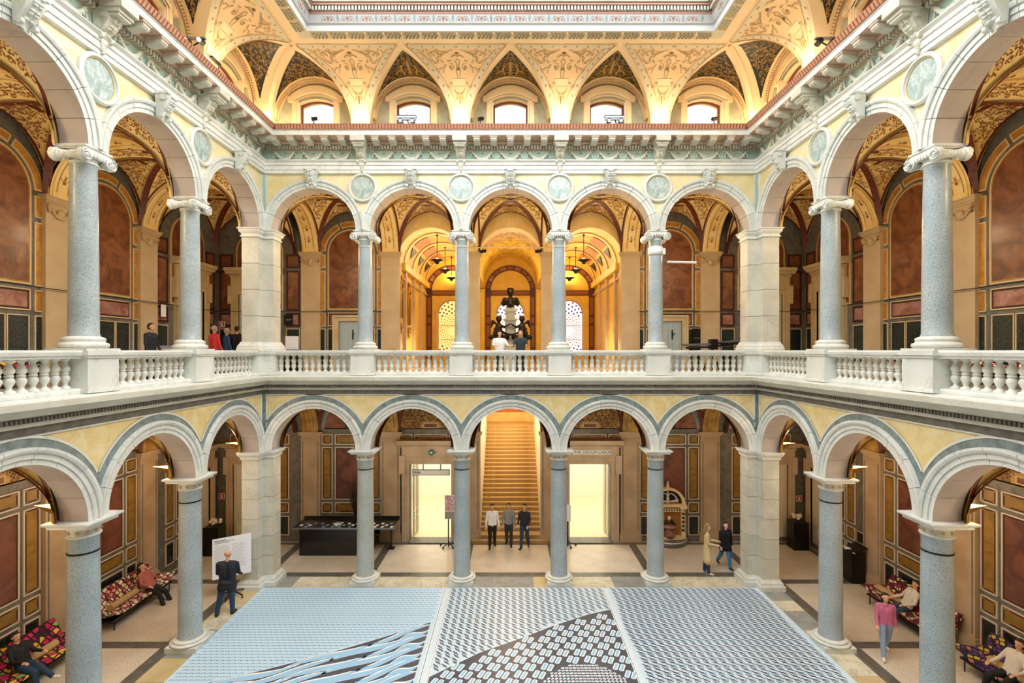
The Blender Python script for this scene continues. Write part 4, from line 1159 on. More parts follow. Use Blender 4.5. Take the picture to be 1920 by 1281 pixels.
for sx in (-1, 1):
    pl.box(*sorted((sx*.335, sx*.425)), -.012, 0, -.2, .93, 'dark_red_line')
    for a, b in ((-.15,.02),(.06,.42),(.46,.56),(.60,.90)): pl.box(*sorted((sx*.352, sx*.408)), -.015, 0, a, b, 'scroll_brown')
    pl.box(*sorted((sx*.44, sx*.499)), -.03, 0, -.26, 1.02, 'hall_gold'); pl.box(*sorted((sx*.43, sx*.499)), -.04, 0, .98, 1.04, 'hall_gold')
    pl.poly([(sx*.30, -.02, 1.62), (sx*.5, -.02, 1.62), (sx*.5, -.02, 1.05), (sx*.46, -.02, 1.2), (sx*.40, -.02, 1.40)], 'hall_orange')
inlay = pl.build('inlay_border')
def stained(gold):
    mb = MB(); R, hc, zb = .225, .62, .0; C_ = (0, .33)
    out = [(-R, zb), (R, zb)]+[(R*math.cos(PI*i/20), hc+R*math.sin(PI*i/20)) for i in range(21)]
    mb.poly([(x, .06, z) for x, z in out], 'stained_gold' if gold else 'stained_white')
    def inside(x, z): return abs(x) < R-.012 and z > zb+.01 and (z < hc or math.hypot(x, z-hc) < R-.012)
    for ring_i in range(1, 13):
        r = .055+ring_i*.036; n = 22
        for i in range(n):
            a = 2*PI*(i+.5*(ring_i % 2))/n; w = r*PI/n*.62; l = .013
            x, z = C_[0]+r*math.cos(a), C_[1]+r*math.sin(a)
            if not inside(x, z): continue
            t = (-math.sin(a), math.cos(a)); u = (math.cos(a), math.sin(a))
            w = min(w*1.1, .02)
            big = ring_i > 6
            mb.poly([(x+t[0]*w, .058, z+t[1]*w), (x+u[0]*l*(1.5 if big else .7), .058, z+u[1]*l*(1.5 if big else .7)), (x-t[0]*w, .058, z-t[1]*w), (x-u[0]*l*(1.5 if big else .7), .058, z-u[1]*l*(1.5 if big else .7))],
                    ('stained_violet' if big else 'gold_paint') if not gold else ('gold_paint' if ring_i < 7 else 'stained_violet'))
    for z in (.18, .42): mb.box(-R, R, .05, .056, z-.003, z+.003, 'dark_metal')
    mb.box(-.003, .003, .05, .056, zb, hc+R, 'dark_metal') if False else None
    return mb.build('stained_glass')
sgs = {0: stained(False), 1: stained(True)}
mb = MB(); mb.ring([(.222,-.005),(.222,.05),(.262,-.01),(.25,0)], 0, PI, 24, 'cream_frame', 0, .62)
for sx in (-1, 1): mb.box(*sorted((sx*.222, sx*.26)), -.01, .05, .0, .62, 'cream_frame')
sframe = mb.build('window_frame')
for b in (-1, 0, 1):
    link('inlay_border', inlay, hall_rear, loc=(b, HD1, 0))
    win_n += 1
    w_ = link('window_%d' % win_n, sframe, mw=M_side(0, b, HD1), kind='structure', label=['stained glass arched window glowing yellow, left in the hall', 'stained glass arched window behind the bronze bust', 'stained glass arched window with violet dots, right in the hall'][b+1])
    link('stained_glass', sgs[1 if b == -1 else 0], w_)
# painted vault bands and black triangles
mb = MB()
for b in (-1, 1):
    R, hc = .426, 1.15
    def bm_(t, y, dr=0): return (b+(R-dr)*math.cos(t), y, hc+(R-dr)*math.sin(t))
    for d in (1.62, 2.2, 2.78, 3.3): mb.grid([[bm_(PI*i/24, d-.035, .012), bm_(PI*i/24, d+.035, .012)] for i in range(25)], 'cream_light', True)
    for d in (1.9, 2.5, 3.05):
        for s_ in (0, 1):
            T = lambda t: t if s_ == 0 else PI-t
            mb.grid([[bm_(T(.75+.5*i/6), d-.17, .006), bm_(T(.75+.5*i/6), d+.17, .006)] for i in range(7)], 'hall_orange', True)
            mb.poly([bm_(T(.30), d, .006), bm_(T(.66), d-.16, .006), bm_(T(.66), d+.16, .006)], 'black_panel')
            for q in range(5): disc2(mb, 0, 0, .018, 'gold_paint', lambda u, v, q=q: bm_(T(.42+.05*q+u), d+(-.02*q+.04*((q*3) % 5)*.3)+v, .009), 6)
for i in range(3): 
    mb.ring([(.10+.08*i,0),(.11+.08*i,0)], 0, 2*PI, 24, 'scroll_brown', 0, 0, caps=False) if False else None
fm = lambda u, v: (.424*math.cos(PI/2-u/.424), v, 1.15+.424*math.sin(PI/2-u/.424)-.004)
curls(mb, fm, lambda x, y, r: True, 0, .42, 1.5, 3.2, 90, .034, .006, 'scroll_brown', random.Random(6))
link('painted_bands', mb.build('painted_bands'), mw=M_side(0), kind='structure', label='orange and black painted bands on the hall vaults')
# floor of the hall, stair below
mb = MB(); mb.box(-1.5, 1.5, D1, HD1+.05, -.30, -.262, 'terrazzo'); mb.box(-1.5, 1.5, D1+.09, HD1+.05, -.42, -.38, 'gold_vault')
top_struct('floor_hall', mb, 'polished floor of the golden hall', 0)
mb = MB(); SD0, SD1, NST = D1-.02, 2.95, 27
for sx in (-1, 1):
    mb.box(*sorted((sx*.405, sx*.42)), HD0, SD1+.5, -HE, -.40, 'tan_plaster')
mb.box(-.42, .42, SD1+.45, SD1+.5, -HE, -.40, 'gold_vault'); mb.box(-.405, .405, SD1+.42, SD1+.45, -.75, -.68, 'cream_frame')
mb.box(-.3, .3, SD1+.43, SD1+.46, -1.05, -.80, 'hall_orange')
mb.box(-.405, .405, SD1, SD1+.46, -1.25, -1.215, 'stair_stone'); mb.box(-.42, .42, D1+.05, SD1+.5, -HE-.02, -HE-.001, 'stair_stone')
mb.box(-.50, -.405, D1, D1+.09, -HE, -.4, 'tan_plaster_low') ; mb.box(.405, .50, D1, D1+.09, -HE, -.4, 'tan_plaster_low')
top_struct('wall_stairwell', mb, 'stone walls of the stairwell', 0)
st = link('staircase', None, mw=M_side(0, 0, 0, 0), label='long flight of pale stone steps rising behind the middle arch', cat='staircase')
rise = (HE-1.215)/NST; run = (SD1-SD0)/NST
mb = MB(); mb.box(-.402, .402, 0, run*1.02, 0, rise-.006, 'stair_stone'); mb.box(-.404, .404, -.010, run, rise-.010, rise, 'stair_stone'); step_me = mb.build('step')
mb = MB(); mb.box(-.47, .47, -.02, run+.075, 0, rise-.006, 'stair_stone'); mb.box(-.475, .475, -.03, run+.075, rise-.010, rise, 'stair_stone'); step_w = mb.build('step')
for i in range(NST): link('step', step_w if i < 2 else step_me, st, loc=(0, SD0+i*run-(.06 if i < 2 else 0), -HE+i*rise))
for sx in (-1, 1):
    mb = MB(); mb.tube([(sx*.385, D1+.15, -HE+.36), (sx*.385, SD1-.1, -1.215+.26)], .010, 'gilt', 8); link('handrail', mb.build('handrail'), st)

# ---------------------------------------------------------------- doors
def surround(name, k, a, hw, z0, zt, ent, m='cream_stone', lab='', sw=.075):
    """classical stone door surround, ent = height of entablature (0 = plain)"""
    mb = MB()
    for sx in (-1, 1):
        mb.box(*sorted((sx*hw, sx*(hw+sw))), -.035, 0, z0, zt+sw, m); mb.box(*sorted((sx*hw, sx*(hw+sw*.35))), -.045, 0, z0, zt+sw*.3, m)
        mb.box(*sorted((sx*(hw+sw*.75), sx*(hw+sw*1.05))), -.050, 0, z0, zt+sw, m)
        if ent > .15: mb.box(*sorted((sx*(hw+sw*.6), sx*(hw+sw*1.45))), -.06, 0, zt-.12, zt+sw+.02, m)
    mb.box(-hw, hw, -.035, 0, zt, zt+sw, m); mb.box(-hw-sw*.9, hw+sw*.9, -.045, 0, zt+sw*.62, zt+sw, m)
    if ent:
        z = zt+sw; W = hw+sw+.01
        mb.box(-W, W, -.04, 0, z, z+ent*.55, m); mb.box(-W-.01, W+.01, -.055, 0, z+ent*.55, z+ent*.68, m)
        n = int(W*2/.022)
        for i in range(n):
            x = -W+(i+.5)*2*W/n; mb.box(x-.006, x+.006, -.068, -.05, z+ent*.60, z+ent*.68, m)
        P = [(0, z+ent*.68), (-.07, z+ent*.70), (-.085, z+ent*.80), (-.11, z+ent*.86), (-.115, z+ent), (0, z+ent+.006)]
        mb.prism(P, -W-.05, W+.05, m, f=lambda y, zz, x: (x, y, zz))
    return link(name, mb.build('door_surround'), mw=M_side(k, a, D1), kind='structure', label=lab)
mat('cream_stone', '#d3bd94', .5, col2='#c4ab80', scale=2); mat('cream_stone_low', '#c9b49a', .5, col2='#b89f84', scale=2)
def leaf(w, h, m, panels=3):
    mb = MB(); mb.box(0, w, -.012, 0, 0, h, m)
    zz = [(.03, .24), (.28, .33), (.37, .97)] if panels == 3 else [(.04, .96)]
    for a, b in zz:
        x0, x1, z0, z1 = w*.14, w*.86, h*a, h*b
        for q in ((x0,x1,z0,z0+.008),(x0,x1,z1-.008,z1),(x0,x0+.008,z0,z1),(x1-.008,x1,z0,z1)): mb.box(q[0], q[1], -.019, -.012, q[2], q[3], m)
        mb.box(x0+.014, x1-.014, -.016, -.012, z0+.014, z1-.014, m)
    return mb.build('door_leaf')
dn = 0
def door(k, a, hw, z0, zt, ent, m, lab, low=False, sw=.075, dark=False):
    global dn; dn += 1
    d = surround('door_%d' % dn, k, a, hw, z0, zt, ent, 'cream_stone_low' if low else 'cream_stone', lab, sw)
    lf = leaf(hw, zt-z0, m)
    for sx in (0, 1):
        l_ = link('door_leaf', lf, d, loc=(-hw if sx == 0 else 0, -.004, z0))
    mb = MB(); mb.box(.02, .034, -.030, -.012, z0+.40, z0+.52, 'black'); mb.tube([(.027, -.04, z0+.47), (.060, -.04, z0+.47)], .005, 'black', 6)
    mb.tube([(.027, -.012, z0+.47), (.027, -.04, z0+.47)], .005, 'black', 6); link('door_handle', mb.build('door_handle'), d)
    return d
door(0, -2.0, .145, -.262, .365, 0, 'door_grey', 'pale grey double door in a stone frame, back gallery left')
door(0, 2.0, .145, -.262, .365, 0, 'door_grey', 'pale grey double door in a stone frame, back gallery right')
for k, a, nm in ((0, -3.2, 'back wall, left corner'), (0, 3.2, 'back wall, right corner'), (1, 3.2, 'left wall, upper floor'), (3, -3.2, 'right wall, upper floor')):
    door(k, a, .20, -.262, .70, .24, 'door_cream', 'tall panelled door under a heavy stone cornice, '+nm, sw=.085)
for k, a, nm in ((0, -3.25, 'back wall, left corner, ground floor'), (0, 3.25, 'back wall, right corner, ground floor'), (1, 3.3, 'left wall, ground floor'), (3, -3.3, 'right wall, ground floor')):
    door(k, a, .22, -HE, -1.43, .2, 'door_cream', 'tall panelled door in a stone frame, '+nm, low=True)
# open ground doorways with bright rooms
for b in (-1, 1):
    dn += 1
    d = surround('door_%d' % dn, 0, b, DOORW, -HE, DOORT, .215, 'cream_stone_low', 'open doorway into a bright room, %s of the stair' % ('left' if b < 0 else 'right'), .09)
    mb = MB(); mb.box(-DOORW-.02, DOORW+.02, -.10, .09, -HE, -HE+.012, 'floor_dark'); link('threshold', mb.build('threshold'), d)
    lf = leaf(.13, DOORT+HE-.02, 'door_cream'); sx = -1 if b < 0 else 1
    for q in (0, 1):
        l_ = link('door_leaf', lf, d, loc=(sx*(DOORW-.01-.02*q), .10+.13*q, -HE+.005)); l_.rotation_euler = (0, 0, PI/2)
    mb = MB(); x0, x1, y0, y1 = b-.48, b+.48, D1+.09, 3.0
    if b < 0: x1 = -.43
    else: x0 = .43
    mb.box(x0-.45*(b < 0), x1+.45*(b > 0), y1, y1+.05, -HE, -.45, 'room_white'); mb.box(x0-.05-.45*(b < 0), x0-.45*(b < 0), y0, y1, -HE, -.45, 'room_white'); mb.box(x1+.45*(b > 0), x1+.05+.45*(b > 0), y0, y1, -HE, -.45, 'room_white')
    mb.box(x0-.45*(b < 0), x1+.45*(b > 0), y0, y1, -.50, -.45, 'room_white'); mb.box(x0-.45*(b < 0), x1+.45*(b > 0), y0, y1, -HE-.01, -HE+.002, 'room_floor')
    mb.box(b-.35*b/abs(b)-.02, b-.35*b/abs(b)+.10, y1-.7, y1-.6, -HE, -.5, 'room_white')
    top_struct('wall_room', mb, 'white walls of the bright room behind the %s ground floor doorway' % ('left' if b < 0 else 'right'), 0)
    lamp('AREA', M_side(0, b, 2.1, -.55).translation, 330, (1, .95, .84), 2.0, rot=(0, 0, 0))

def text(name, s, size, mw, m, parent=None, loc=None, align='CENTER', ext=.0015, rot=None):
    c = bpy.data.curves.new(name, 'FONT'); c.body = s; c.size = size*S; c.extrude = ext*S; c.align_x = align; c.align_y = 'CENTER'
    c.materials.append(MATS[m]); t_ = bpy.data.objects.new(name, c); COL.objects.link(t_); bpy.context.view_layer.update()
    me = bpy.data.meshes.new_from_object(t_.evaluated_get(bpy.context.evaluated_depsgraph_get())); bpy.data.objects.remove(t_)
    o = bpy.data.objects.new(name, me); COL.objects.link(o)
    if parent is not None:
        o.parent = parent; o.location = (loc[0]*S, loc[1]*S, loc[2]*S); o.rotation_euler = rot or (PI/2, 0, 0)
    else: o.matrix_world = mw @ Matrix.Rotation(PI/2, 4, 'X')
    return o
mat('ink', '#22303a', .6); mat('red_ink', '#c0202a', .5); mat('sign_green', '#0f6b5a', .4); mat('text_grey', '#9a9a98', .6)
def tmesh(name, mb, k, a, d, h, label, cat, rot=0, group=None, loc=None):
    return link(name, mb.build(name), mw=M_side(k, a, d, h, rot), label=label, cat=cat, group=group)
mb = MB(); mb.box(-.24, .24, -.012, 0, -.028, .028, 'board_white')
s_ = tmesh('door_sign', mb, 0, 1.02, D1-.04, -1.272, 'white lettered sign above the right open doorway', 'sign'); text('lettering', 'MAK DESIGN LABOR', .052, None, 'ink', s_, (0, -.013, 0))
mb = MB(); mb.box(-.23, .23, -.01, .01, -.030, .030, 'board_white')
for q in ((-.232,.232,.030,.036),(-.232,.232,-.036,-.030),(-.236,-.230,-.036,.036),(.230,.236,-.036,.036)): mb.box(q[0], q[1], -.012, .012, q[2], q[3], 'dark_metal')
for x in (-.10, .12): mb.box(x-.006, x+.006, -.004, .004, .036, .115, 'dark_metal')
s_ = tmesh('hanging_sign', mb, 0, -1.0, D1+.02, -1.54, 'narrow white sign hanging in the left open doorway', 'sign'); text('lettering', 'MAK', .045, None, 'ink', s_, (-.175, -.012, 0))
mb = MB(); mb.tube([(0,0,0),(0,-.012,0)], .036, 'sign_green', 20); mb.poly([(.03,-.013,.015),(.065,-.013,0),(.03,-.013,-.015)], 'sign_green'); mb.poly([(-.018,-.0135,.006),(.012,-.0135,.012),(.012,-.0135,-.012),(-.018,-.0135,-.006)], 'white_paint')
tmesh('exit_sign', mb, 0, -.985, D1-.055, -1.275, 'round green direction sign above the left doorway', 'sign')
for sx, nm in ((-1, 'left'), (1, 'right')):
    mb = MB(); mb.box(-.055, .055, -.012, 0, -.25, .25, 'black_satin'); rng = random.Random(sx+3)
    for i in range(16):
        if i in (5, 11): continue
        z = .21-i*.026; mb.box(-.042, -.042+rng.uniform(.03, .08), -.0135, -.012, z-.003, z+.003, 'text_grey')
    tmesh('information_panel', mb, 0, sx*.455, D1-.014, -1.87, 'black information panel with grey lines of text, %s of the stair' % nm, 'sign')
mb = MB()
mb.tube([(.0,0,0),(.0,0,.345)], .008, 'black', 8)
for q in range(5):
    a = q*2*PI/5+.4; mb.tube([(0,0,.035),(.10*math.cos(a),.10*math.sin(a),.025)], .007, 'black', 6); mb.ball((.10*math.cos(a),.10*math.sin(a),.012), .013, 'black', 8, 5)
po = tmesh('poster_stand', mb, 0, -.757, 1.00, -HE, 'red lettered poster on a black wheeled stand, left of the stair', 'poster stand')
mb = MB(); mb.box(-.045, .215, -.008, .004, .335, .625, 'board_white'); mb.box(-.042, .21, -.0095, -.008, .338, .425, 'text_grey')
pp = link('poster', mb.build('poster'), po)
for i, t_ in enumerate(('FRECH,B', 'UNGEZO', 'IMPUNKT')): text('lettering', t_, .085, None, 'red_ink', pp, (-.036, -.0095, .585-.065*i), align='LEFT').scale = (.235/(.050*len(t_)+.001)*.68, 1, 1)
mb = MB(); mb.tube([(.0,0,0),(.0,0,.3)], .008, 'black', 8)
for q in range(5):
    a = q*2*PI/5; mb.tube([(0,0,.035),(.10*math.cos(a),.10*math.sin(a),.025)], .007, 'black', 6); mb.ball((.10*math.cos(a),.10*math.sin(a),.012), .013, 'black', 8, 5)
mb.box(-.04, .04, -.008, .004, .30, .50, 'board_white')
tmesh('poster_stand', mb, 0, .70, 1.02, -HE, 'small white sign on a wheeled stand, right of the stair behind a column', 'poster stand')

# ---------------------------------------------------------------- monument
mb = MB()
for z0, z1, w in ((0,.05,.20),(.05,.09,.18),(.09,.32,.155),(.32,.35,.175),(.35,.66,.075),(.66,.69,.09),(.69,.78,.062),(.78,.81,.08),(.81,.84,.065)):
    mb.box(-w, w, -w*.8, w*.8, z0, z1, 'pale_stone')
mon = tmesh('monument', mb, 0, .0, 1.65, -.262, 'bronze bust on a pale stone monument with bronze figures, in the golden hall', 'monument')
def blob_mesh(name, prims, vox, default, mats, smooth=6):
    """one skin over tapered capsules: prims = (p0, p1, r0, r1, material)"""
    V = []; F = []
    def sph(c, r):
        o = len(V); n, k_ = 10, 6
        for i in range(k_+1):
            for j in range(n):
                a, b = PI*i/k_, 2*PI*j/n; V.append((c[0]+r*math.sin(a)*math.cos(b), c[1]+r*math.sin(a)*math.sin(b), c[2]+r*math.cos(a)))
        for i in range(k_):
            for j in range(n): F.append((o+i*n+j, o+(i+1)*n+j, o+(i+1)*n+(j+1) % n, o+i*n+(j+1) % n))
    for p0, p1, r0, r1, m in prims:
        p0, p1 = Vector(p0), Vector(p1); sph(p0, r0)
        if (p1-p0).length > 1e-4:
            sph(p1, r1); t = (p1-p0).normalized(); u = t.orthogonal().normalized(); w = t.cross(u); o = len(V); n = 12
            for p, r in ((p0, r0), (p1, r1)):
                for j in range(n): V.append(tuple(p+r*(u*math.cos(2*PI*j/n)+w*math.sin(2*PI*j/n))))
            for j in range(n): F.append((o+j, o+(j+1) % n, o+n+(j+1) % n, o+n+j))
            F.append(tuple(range(o, o+n))[::-1]); F.append(tuple(range(o+n, o+2*n)))
    me = bpy.data.meshes.new(name); me.from_pydata(V, [], F); me.update()
    o = bpy.data.objects.new('blob', me)
    r = o.modifiers.new('r', 'REMESH'); r.mode = 'VOXEL'; r.voxel_size = vox; r.use_smooth_shade = True
    s_ = o.modifiers.new('s', 'SMOOTH'); s_.iterations = smooth; s_.factor = .5
    tmp.objects.link(o); vl.update(); dg = bpy.context.evaluated_depsgraph_get()
    out = bpy.data.meshes.new_from_object(o.evaluated_get(dg)); out.name = name
    bpy.data.objects.remove(o); bpy.data.meshes.remove(me)
    out.materials.clear()
    for m in mats: out.materials.append(MATS[m])
    n = len(out.polygons); c = np.zeros(n*3, 'f'); out.polygons.foreach_get('center', c); c = c.reshape(-1, 3)
    best = np.full(n, 1e9); idx = np.zeros(n, 'i')
    for p0, p1, r0, r1, m in prims:
        p0, p1 = np.array(p0), np.array(p1); d = p1-p0; L2 = max(d@d, 1e-9)
        t = np.clip(((c-p0)@d)/L2, 0, 1); dist = np.linalg.norm(c-(p0+t[:, None]*d), axis=1)-(r0+(r1-r0)*t)
        k_ = dist < best; best[k_] = dist[k_]; idx[k_] = mats.index(m)
    out.polygons.foreach_set('material_index', idx); out.polygons.foreach_set('use_smooth', np.ones(n, bool)); out.update(); return out
tmp = sc.collection; vl = bpy.context.view_layer
B_ = 'bronze'
bust = [((0,0,.0),(0,0,.06),.07,.09,B_),((-.17,0,.22),(.17,0,.22),.12,.12,B_),((-.22,.0,.14),(-.20,0,.2),.10,.09,B_),((.22,.0,.14),(.20,0,.2),.10,.09,B_),((0,-.02,.10),(0,-.02,.24),.14,.12,B_),
        ((0,0,.28),(0,-.01,.40),.065,.06,B_),((0,-.02,.48),(0,-.01,.55),.115,.12,B_),((0,-.10,.50),(0,-.10,.48),.025,.03,B_),((0,-.075,.43),(0,-.06,.40),.055,.05,B_),((-.05,-.02,.58),(.05,-.02,.58),.07,.07,B_),((-.1,0,.5),(-.1,0,.5),.03,.03,B_),((.1,0,.5),(.1,0,.5),.03,.03,B_)]
o = link('bust', blob_mesh('bust', [tuple(list(Vector(a)*1.0 if False else a) for a in p[:2])+p[2:] for p in bust], .014, B_, [B_], 3), mon, loc=(0, -.02, .84), scale=(1.35, 1.35, 1.35))
def putto(sx):
    P = [((0,0,.55),(0,.0,.80),.15,.13,B_),((0,-.02,.90),(0,-.02,1.02),.06,.07,B_),((0,-.03,1.08),(0,-.02,1.12),.12,.12,B_),
         ((0,0,.84),(-sx*.22,-.10,.72),.06,.05,B_),((-sx*.22,-.10,.72),(-sx*.42,-.12,.86),.05,.035,B_),((0,0,.84),(sx*.16,-.12,.62),.06,.05,B_),((sx*.16,-.12,.62),(sx*.05,-.26,.50),.05,.04,B_),
         ((0,0,.52),(-sx*.10,-.28,.46),.10,.08,B_),((-sx*.10,-.28,.46),(-sx*.12,-.24,.12),.08,.045,B_),((0,0,.52),(sx*.14,-.25,.50),.10,.08,B_),((sx*.14,-.25,.50),(sx*.20,-.30,.16),.08,.045,B_),
         ((-sx*.12,-.24,.12),(-sx*.12,-.34,.08),.04,.03,B_),((sx*.20,-.30,.16),(sx*.2,-.4,.12),.04,.03,B_),((.05*sx,.14,.85),(.24*sx,.22,1.0),.03,.07,B_),((.24*sx,.22,1.0),(.30*sx,.22,.72),.07,.02,B_),((-.3,0,.28),(.3,0,.28),.12,.12,B_)]
    return blob_mesh('bronze_figure', P, .02, B_, [B_], 2)
for sx in (-1, 1): link('bronze_figure', putto(sx), mon, loc=(sx*.155, -.08, .35), scale=(1.15, 1.15, 1.0))
g_ = []; rng = random.Random(4)
for i in range(15):
    t = i/14*2-1; g_.append(((t*.42, -.05, .05-.16*(1-t*t)), (t*.42+.05, -.09, .05-.16*(1-t*t)+.03), .05, .03, B_))
link('bronze_garland', blob_mesh('bronze_garland', g_, .016, B_, [B_], 1), mon, loc=(0, -.14, .50))

# ---------------------------------------------------------------- hall lamps, mirrors
mb = MB(); mb.tube([(0,0,.0),(0,0,.33)], .005, 'black', 6); mb.lathe([(.0,-.05),(.022,-.045),(.03,-.02),(.085,.0),(.088,.006),(.03,.012),(.02,.03),(0,.03)], 'black', n=12); mb.tube([(0,0,.33),(0,0,.345)], .018, 'black', 8)
lamp_me = mb.build('pendant_lamp')
lo = {0: 'nearest', 1: 'middle', 2: 'farthest'}
for sx, nm in ((-1, 'left'), (1, 'right')):
    for i, d in enumerate((1.57, 2.38, 3.17)):
        link('pendant_lamp', lamp_me, mw=M_side(0, sx*.98, d, 1.20), label='black pendant bowl lamp on a rod in the golden hall, %s of the %s row' % (lo[i], nm), cat='lamp', group='hall pendant lamps')
        lamp('POINT', M_side(0, sx*.98, d, 1.27).translation, 62, (1, .80, .50), .12)
def mirror(h):
    mb = MB(); mb.box(-.05, .05, -.012, 0, -h*.5, h*.5, 'black_satin')
    for sx in (-1, 1): mb.tube([(sx*.055, -.015, -h*.5), (sx*.06, -.02, 0), (sx*.055, -.015, h*.5)], .012, 'gilt', 6)
    rng = random.Random(int(h*100))
    for i in range(14):
        a = 2*PI*i/14; mb.ball((.075*math.cos(a), -.02, h*.5+.05+.06*math.sin(a)), (.022, .018, .024), 'gilt', 7, 5)
    for i in range(9): mb.ball((rng.uniform(-.06, .06), -.02, -h*.5-.03-rng.uniform(0, .10)), (.022, .016, .026), 'gilt', 7, 5)
    mb.lathe([(0, -.10), (.02, 0), (0, .0)], 'gilt', (0, -.015, -h*.5-.12), 8); mb.ball((0, -.02, h*.5+.16), (.03, .02, .04), 'gilt', 8, 6)
    return mb.build('gilt_mirror')
for d, h, z, nm in ((1.38, .36, .60, 'nearer'), (1.86, .40, .55, 'farther')):
    link('gilt_mirror', mirror(h), mw=M_side(0, -1.425, d, z) @ Matrix.Rotation(-PI/2, 4, 'Z') @ Matrix.Rotation(PI, 4, 'Z'), label='tall narrow gilt mirror on the left hall wall, the %s one' % nm, cat='mirror', group='gilt mirrors')
mb = MB(); mb.box(-.62, .62, -.006, .006, -.004, .008, 'pale_stone')
for x in (-.34, .34):
    mb.tube([(x, 0, -.004), (x, 0, -.03)], .005, 'black', 6); mb.tube([(x-.03, -.01, -.05), (x+.035, .02, -.035)], .020, 'black', 10)
tmesh('light_track', mb, 0, 0, D1-.12, 1.265, 'thin light track with two black spotlights across the middle hall arch', 'light track')

# ================================================================ CARPET
mat('carpet_mid', '#d6eaf8', .4); mat('carpet_dark', '#4d4f5c', .38, spec=.5); mat('carpet_blue', '#9fd0f2', .38); mat('carpet_white', '#ffffff', .38); mat('carpet_pale', '#cfe8f9', .38); mat('carpet_edge', '#8fb4cc', .5)
CZ = -HE+.006
mb = MB(); mb.box(-2.49, 2.49, -2.46-.02, 2.46, -.012, .0, 'carpet_edge')
carpet = link('carpet', mb.build('carpet'), mw=Matrix.Translation((0, YC*S, CZ*S+HE*S)), label='huge pale blue printed carpet with black and white pattern covering the court', cat='carpet')
Yc = lambda Z: Z-YC
def cflat(mb, pts, m, z): mb.poly([(x, Yc(y), z) for x, y in pts], m)
base = MB(); cflat(base, [(-2.49,.06),(-.65,.06),(-.65,4.97),(-2.49,4.97)], 'carpet_pale', .0006); cflat(base, [(-.65,.06),(.95,.06),(.95,4.97),(-.65,4.97)], 'carpet_mid', .0006); cflat(base, [(.95,.06),(2.49,.06),(2.49,4.97),(.95,4.97)], 'carpet_mid', .0006)
link('printed_ground', base.build('printed_ground'), carpet)
def wave_y(x): return 3.40+.62*((x+2.2)/1.55)**1.35 if x > -2.2 else 3.40
def waveb(x): # upper boundary of wave region (far side), from measured points
    t = (x+2.15)/1.5; return 3.55+.62*t+.20*t*t if t > 0 else 3.55+.41*t
pa = MB(); sx, sy = .046, .038        # A: fine cells
ny = int((4.97-2.6)/sy)
for j in range(ny):
    y = 4.96-(j+.5)*sy
    n = int((2.49-.68)/sx)
    for i in range(n):
        x = -2.485+(i+.5+.5*(j % 2))*sx
        if x > -.70 or y < waveb(x)+.02: continue
        cflat(pa, [(x-.018,y-.004),(x+.002,y-.013),(x+.018,y+.003),(x-.002,y+.012)], 'carpet_blue', .001)
        cflat(pa, [(x+.019,y-.006),(x+.029,y-.001),(x+.024,y+.007),(x+.014,y+.001)], 'carpet_dark', .0012)
        cflat(pa, [(x-.022,y+.010),(x-.006,y+.018),(x-.007,y+.0205),(x-.024,y+.0135)], 'carpet_white', .0011)
link('printed_fine_cells', pa.build('printed_fine_cells'), carpet, kind='stuff')
pw = MB()                             # waves
P = []
xs_ = [-2.47+i*(2.47-.70)/40 for i in range(41)]
pw.grid([[(x, Yc(2.3), .0008), (x, Yc(waveb(x)), .0008)] for x in xs_], 'carpet_dark', False)
rng = random.Random(31)
def leafshape(x, yf, L, w, zz, amp):
    n = 14; A = []; B = []; C = []; D = []
    for i in range(n+1):
        t = i/n; xx = x+L*t; c_ = yf(xx)+amp*math.sin(PI*2*t); ww = w*math.sin(PI*t)**.8
        top_ = waveb(xx)-.004
        A.append((xx, min(c_+ww, top_))); B.append((xx, min(c_-ww, top_))); C.append((xx, min(c_+ww*.55, top_-.008))); D.append((xx, min(c_-ww*.92, top_-.004)))
    pw.grid([[(a[0], Yc(a[1]), zz), (b[0], Yc(b[1]), zz)] for a, b in zip(A, B)], 'carpet_white', False)
    pw.grid([[(a[0], Yc(a[1]), zz+.0003), (b[0], Yc(b[1]), zz+.0003)] for a, b in zip(C[1:-1], D[1:-1])], 'carpet_blue', False)
for row in range(16):
    off = -.045-row*.078; x = -2.75+(row % 2)*.27
    while x < -.80:
        L = min(.64, -.69-x)
        sg_ = 1 if (row+int(x*7)) % 2 else -1; leafshape(x, lambda xx: waveb(xx)+off, L, .038, .0010+.00002*row, .024*sg_)
        x += .52
link('printed_waves', pw.build('printed_waves'), carpet, kind='stuff')
def caps(mb, x, y, l, w, ang, inner=True, zz=.001):
    ca, sa = math.cos(ang), math.sin(ang)
    def poly(l, w): return [(x+ca*u-sa*v, y+sa*u+ca*v) for u, v in ((-l, -w*.4), (-l*.82, -w), (l*.82, -w), (l, -w*.4), (l, w*.4), (l*.82, w), (-l*.82, w), (-l, w*.4))]
    cflat(mb, poly(l, w), 'carpet_white', zz)
    if inner: cflat(mb, poly(l*.84, w*.55), inner, zz+.0004)
def hill(x):  # far boundary of the large pattern
    pts = [(-.65, 3.56), (-.24, 3.90), (.10, 4.10), (.374, 4.28), (.70, 4.46), (.93, 4.55)]
    for (a, b), (c, d) in zip(pts[:-1], pts[1:]):
        if a <= x <= c: return b+(d-b)*(x-a)/(c-a)
    return 9 if x > .93 else 3.5
def figure(x, y): return ((x-.55)/.34)**2+((y-3.40)/.36)**2 < 1
pb_ = MB(); dx, dy = .066, .040       # B and C: rows of dark bow-ties between pale paired capsules
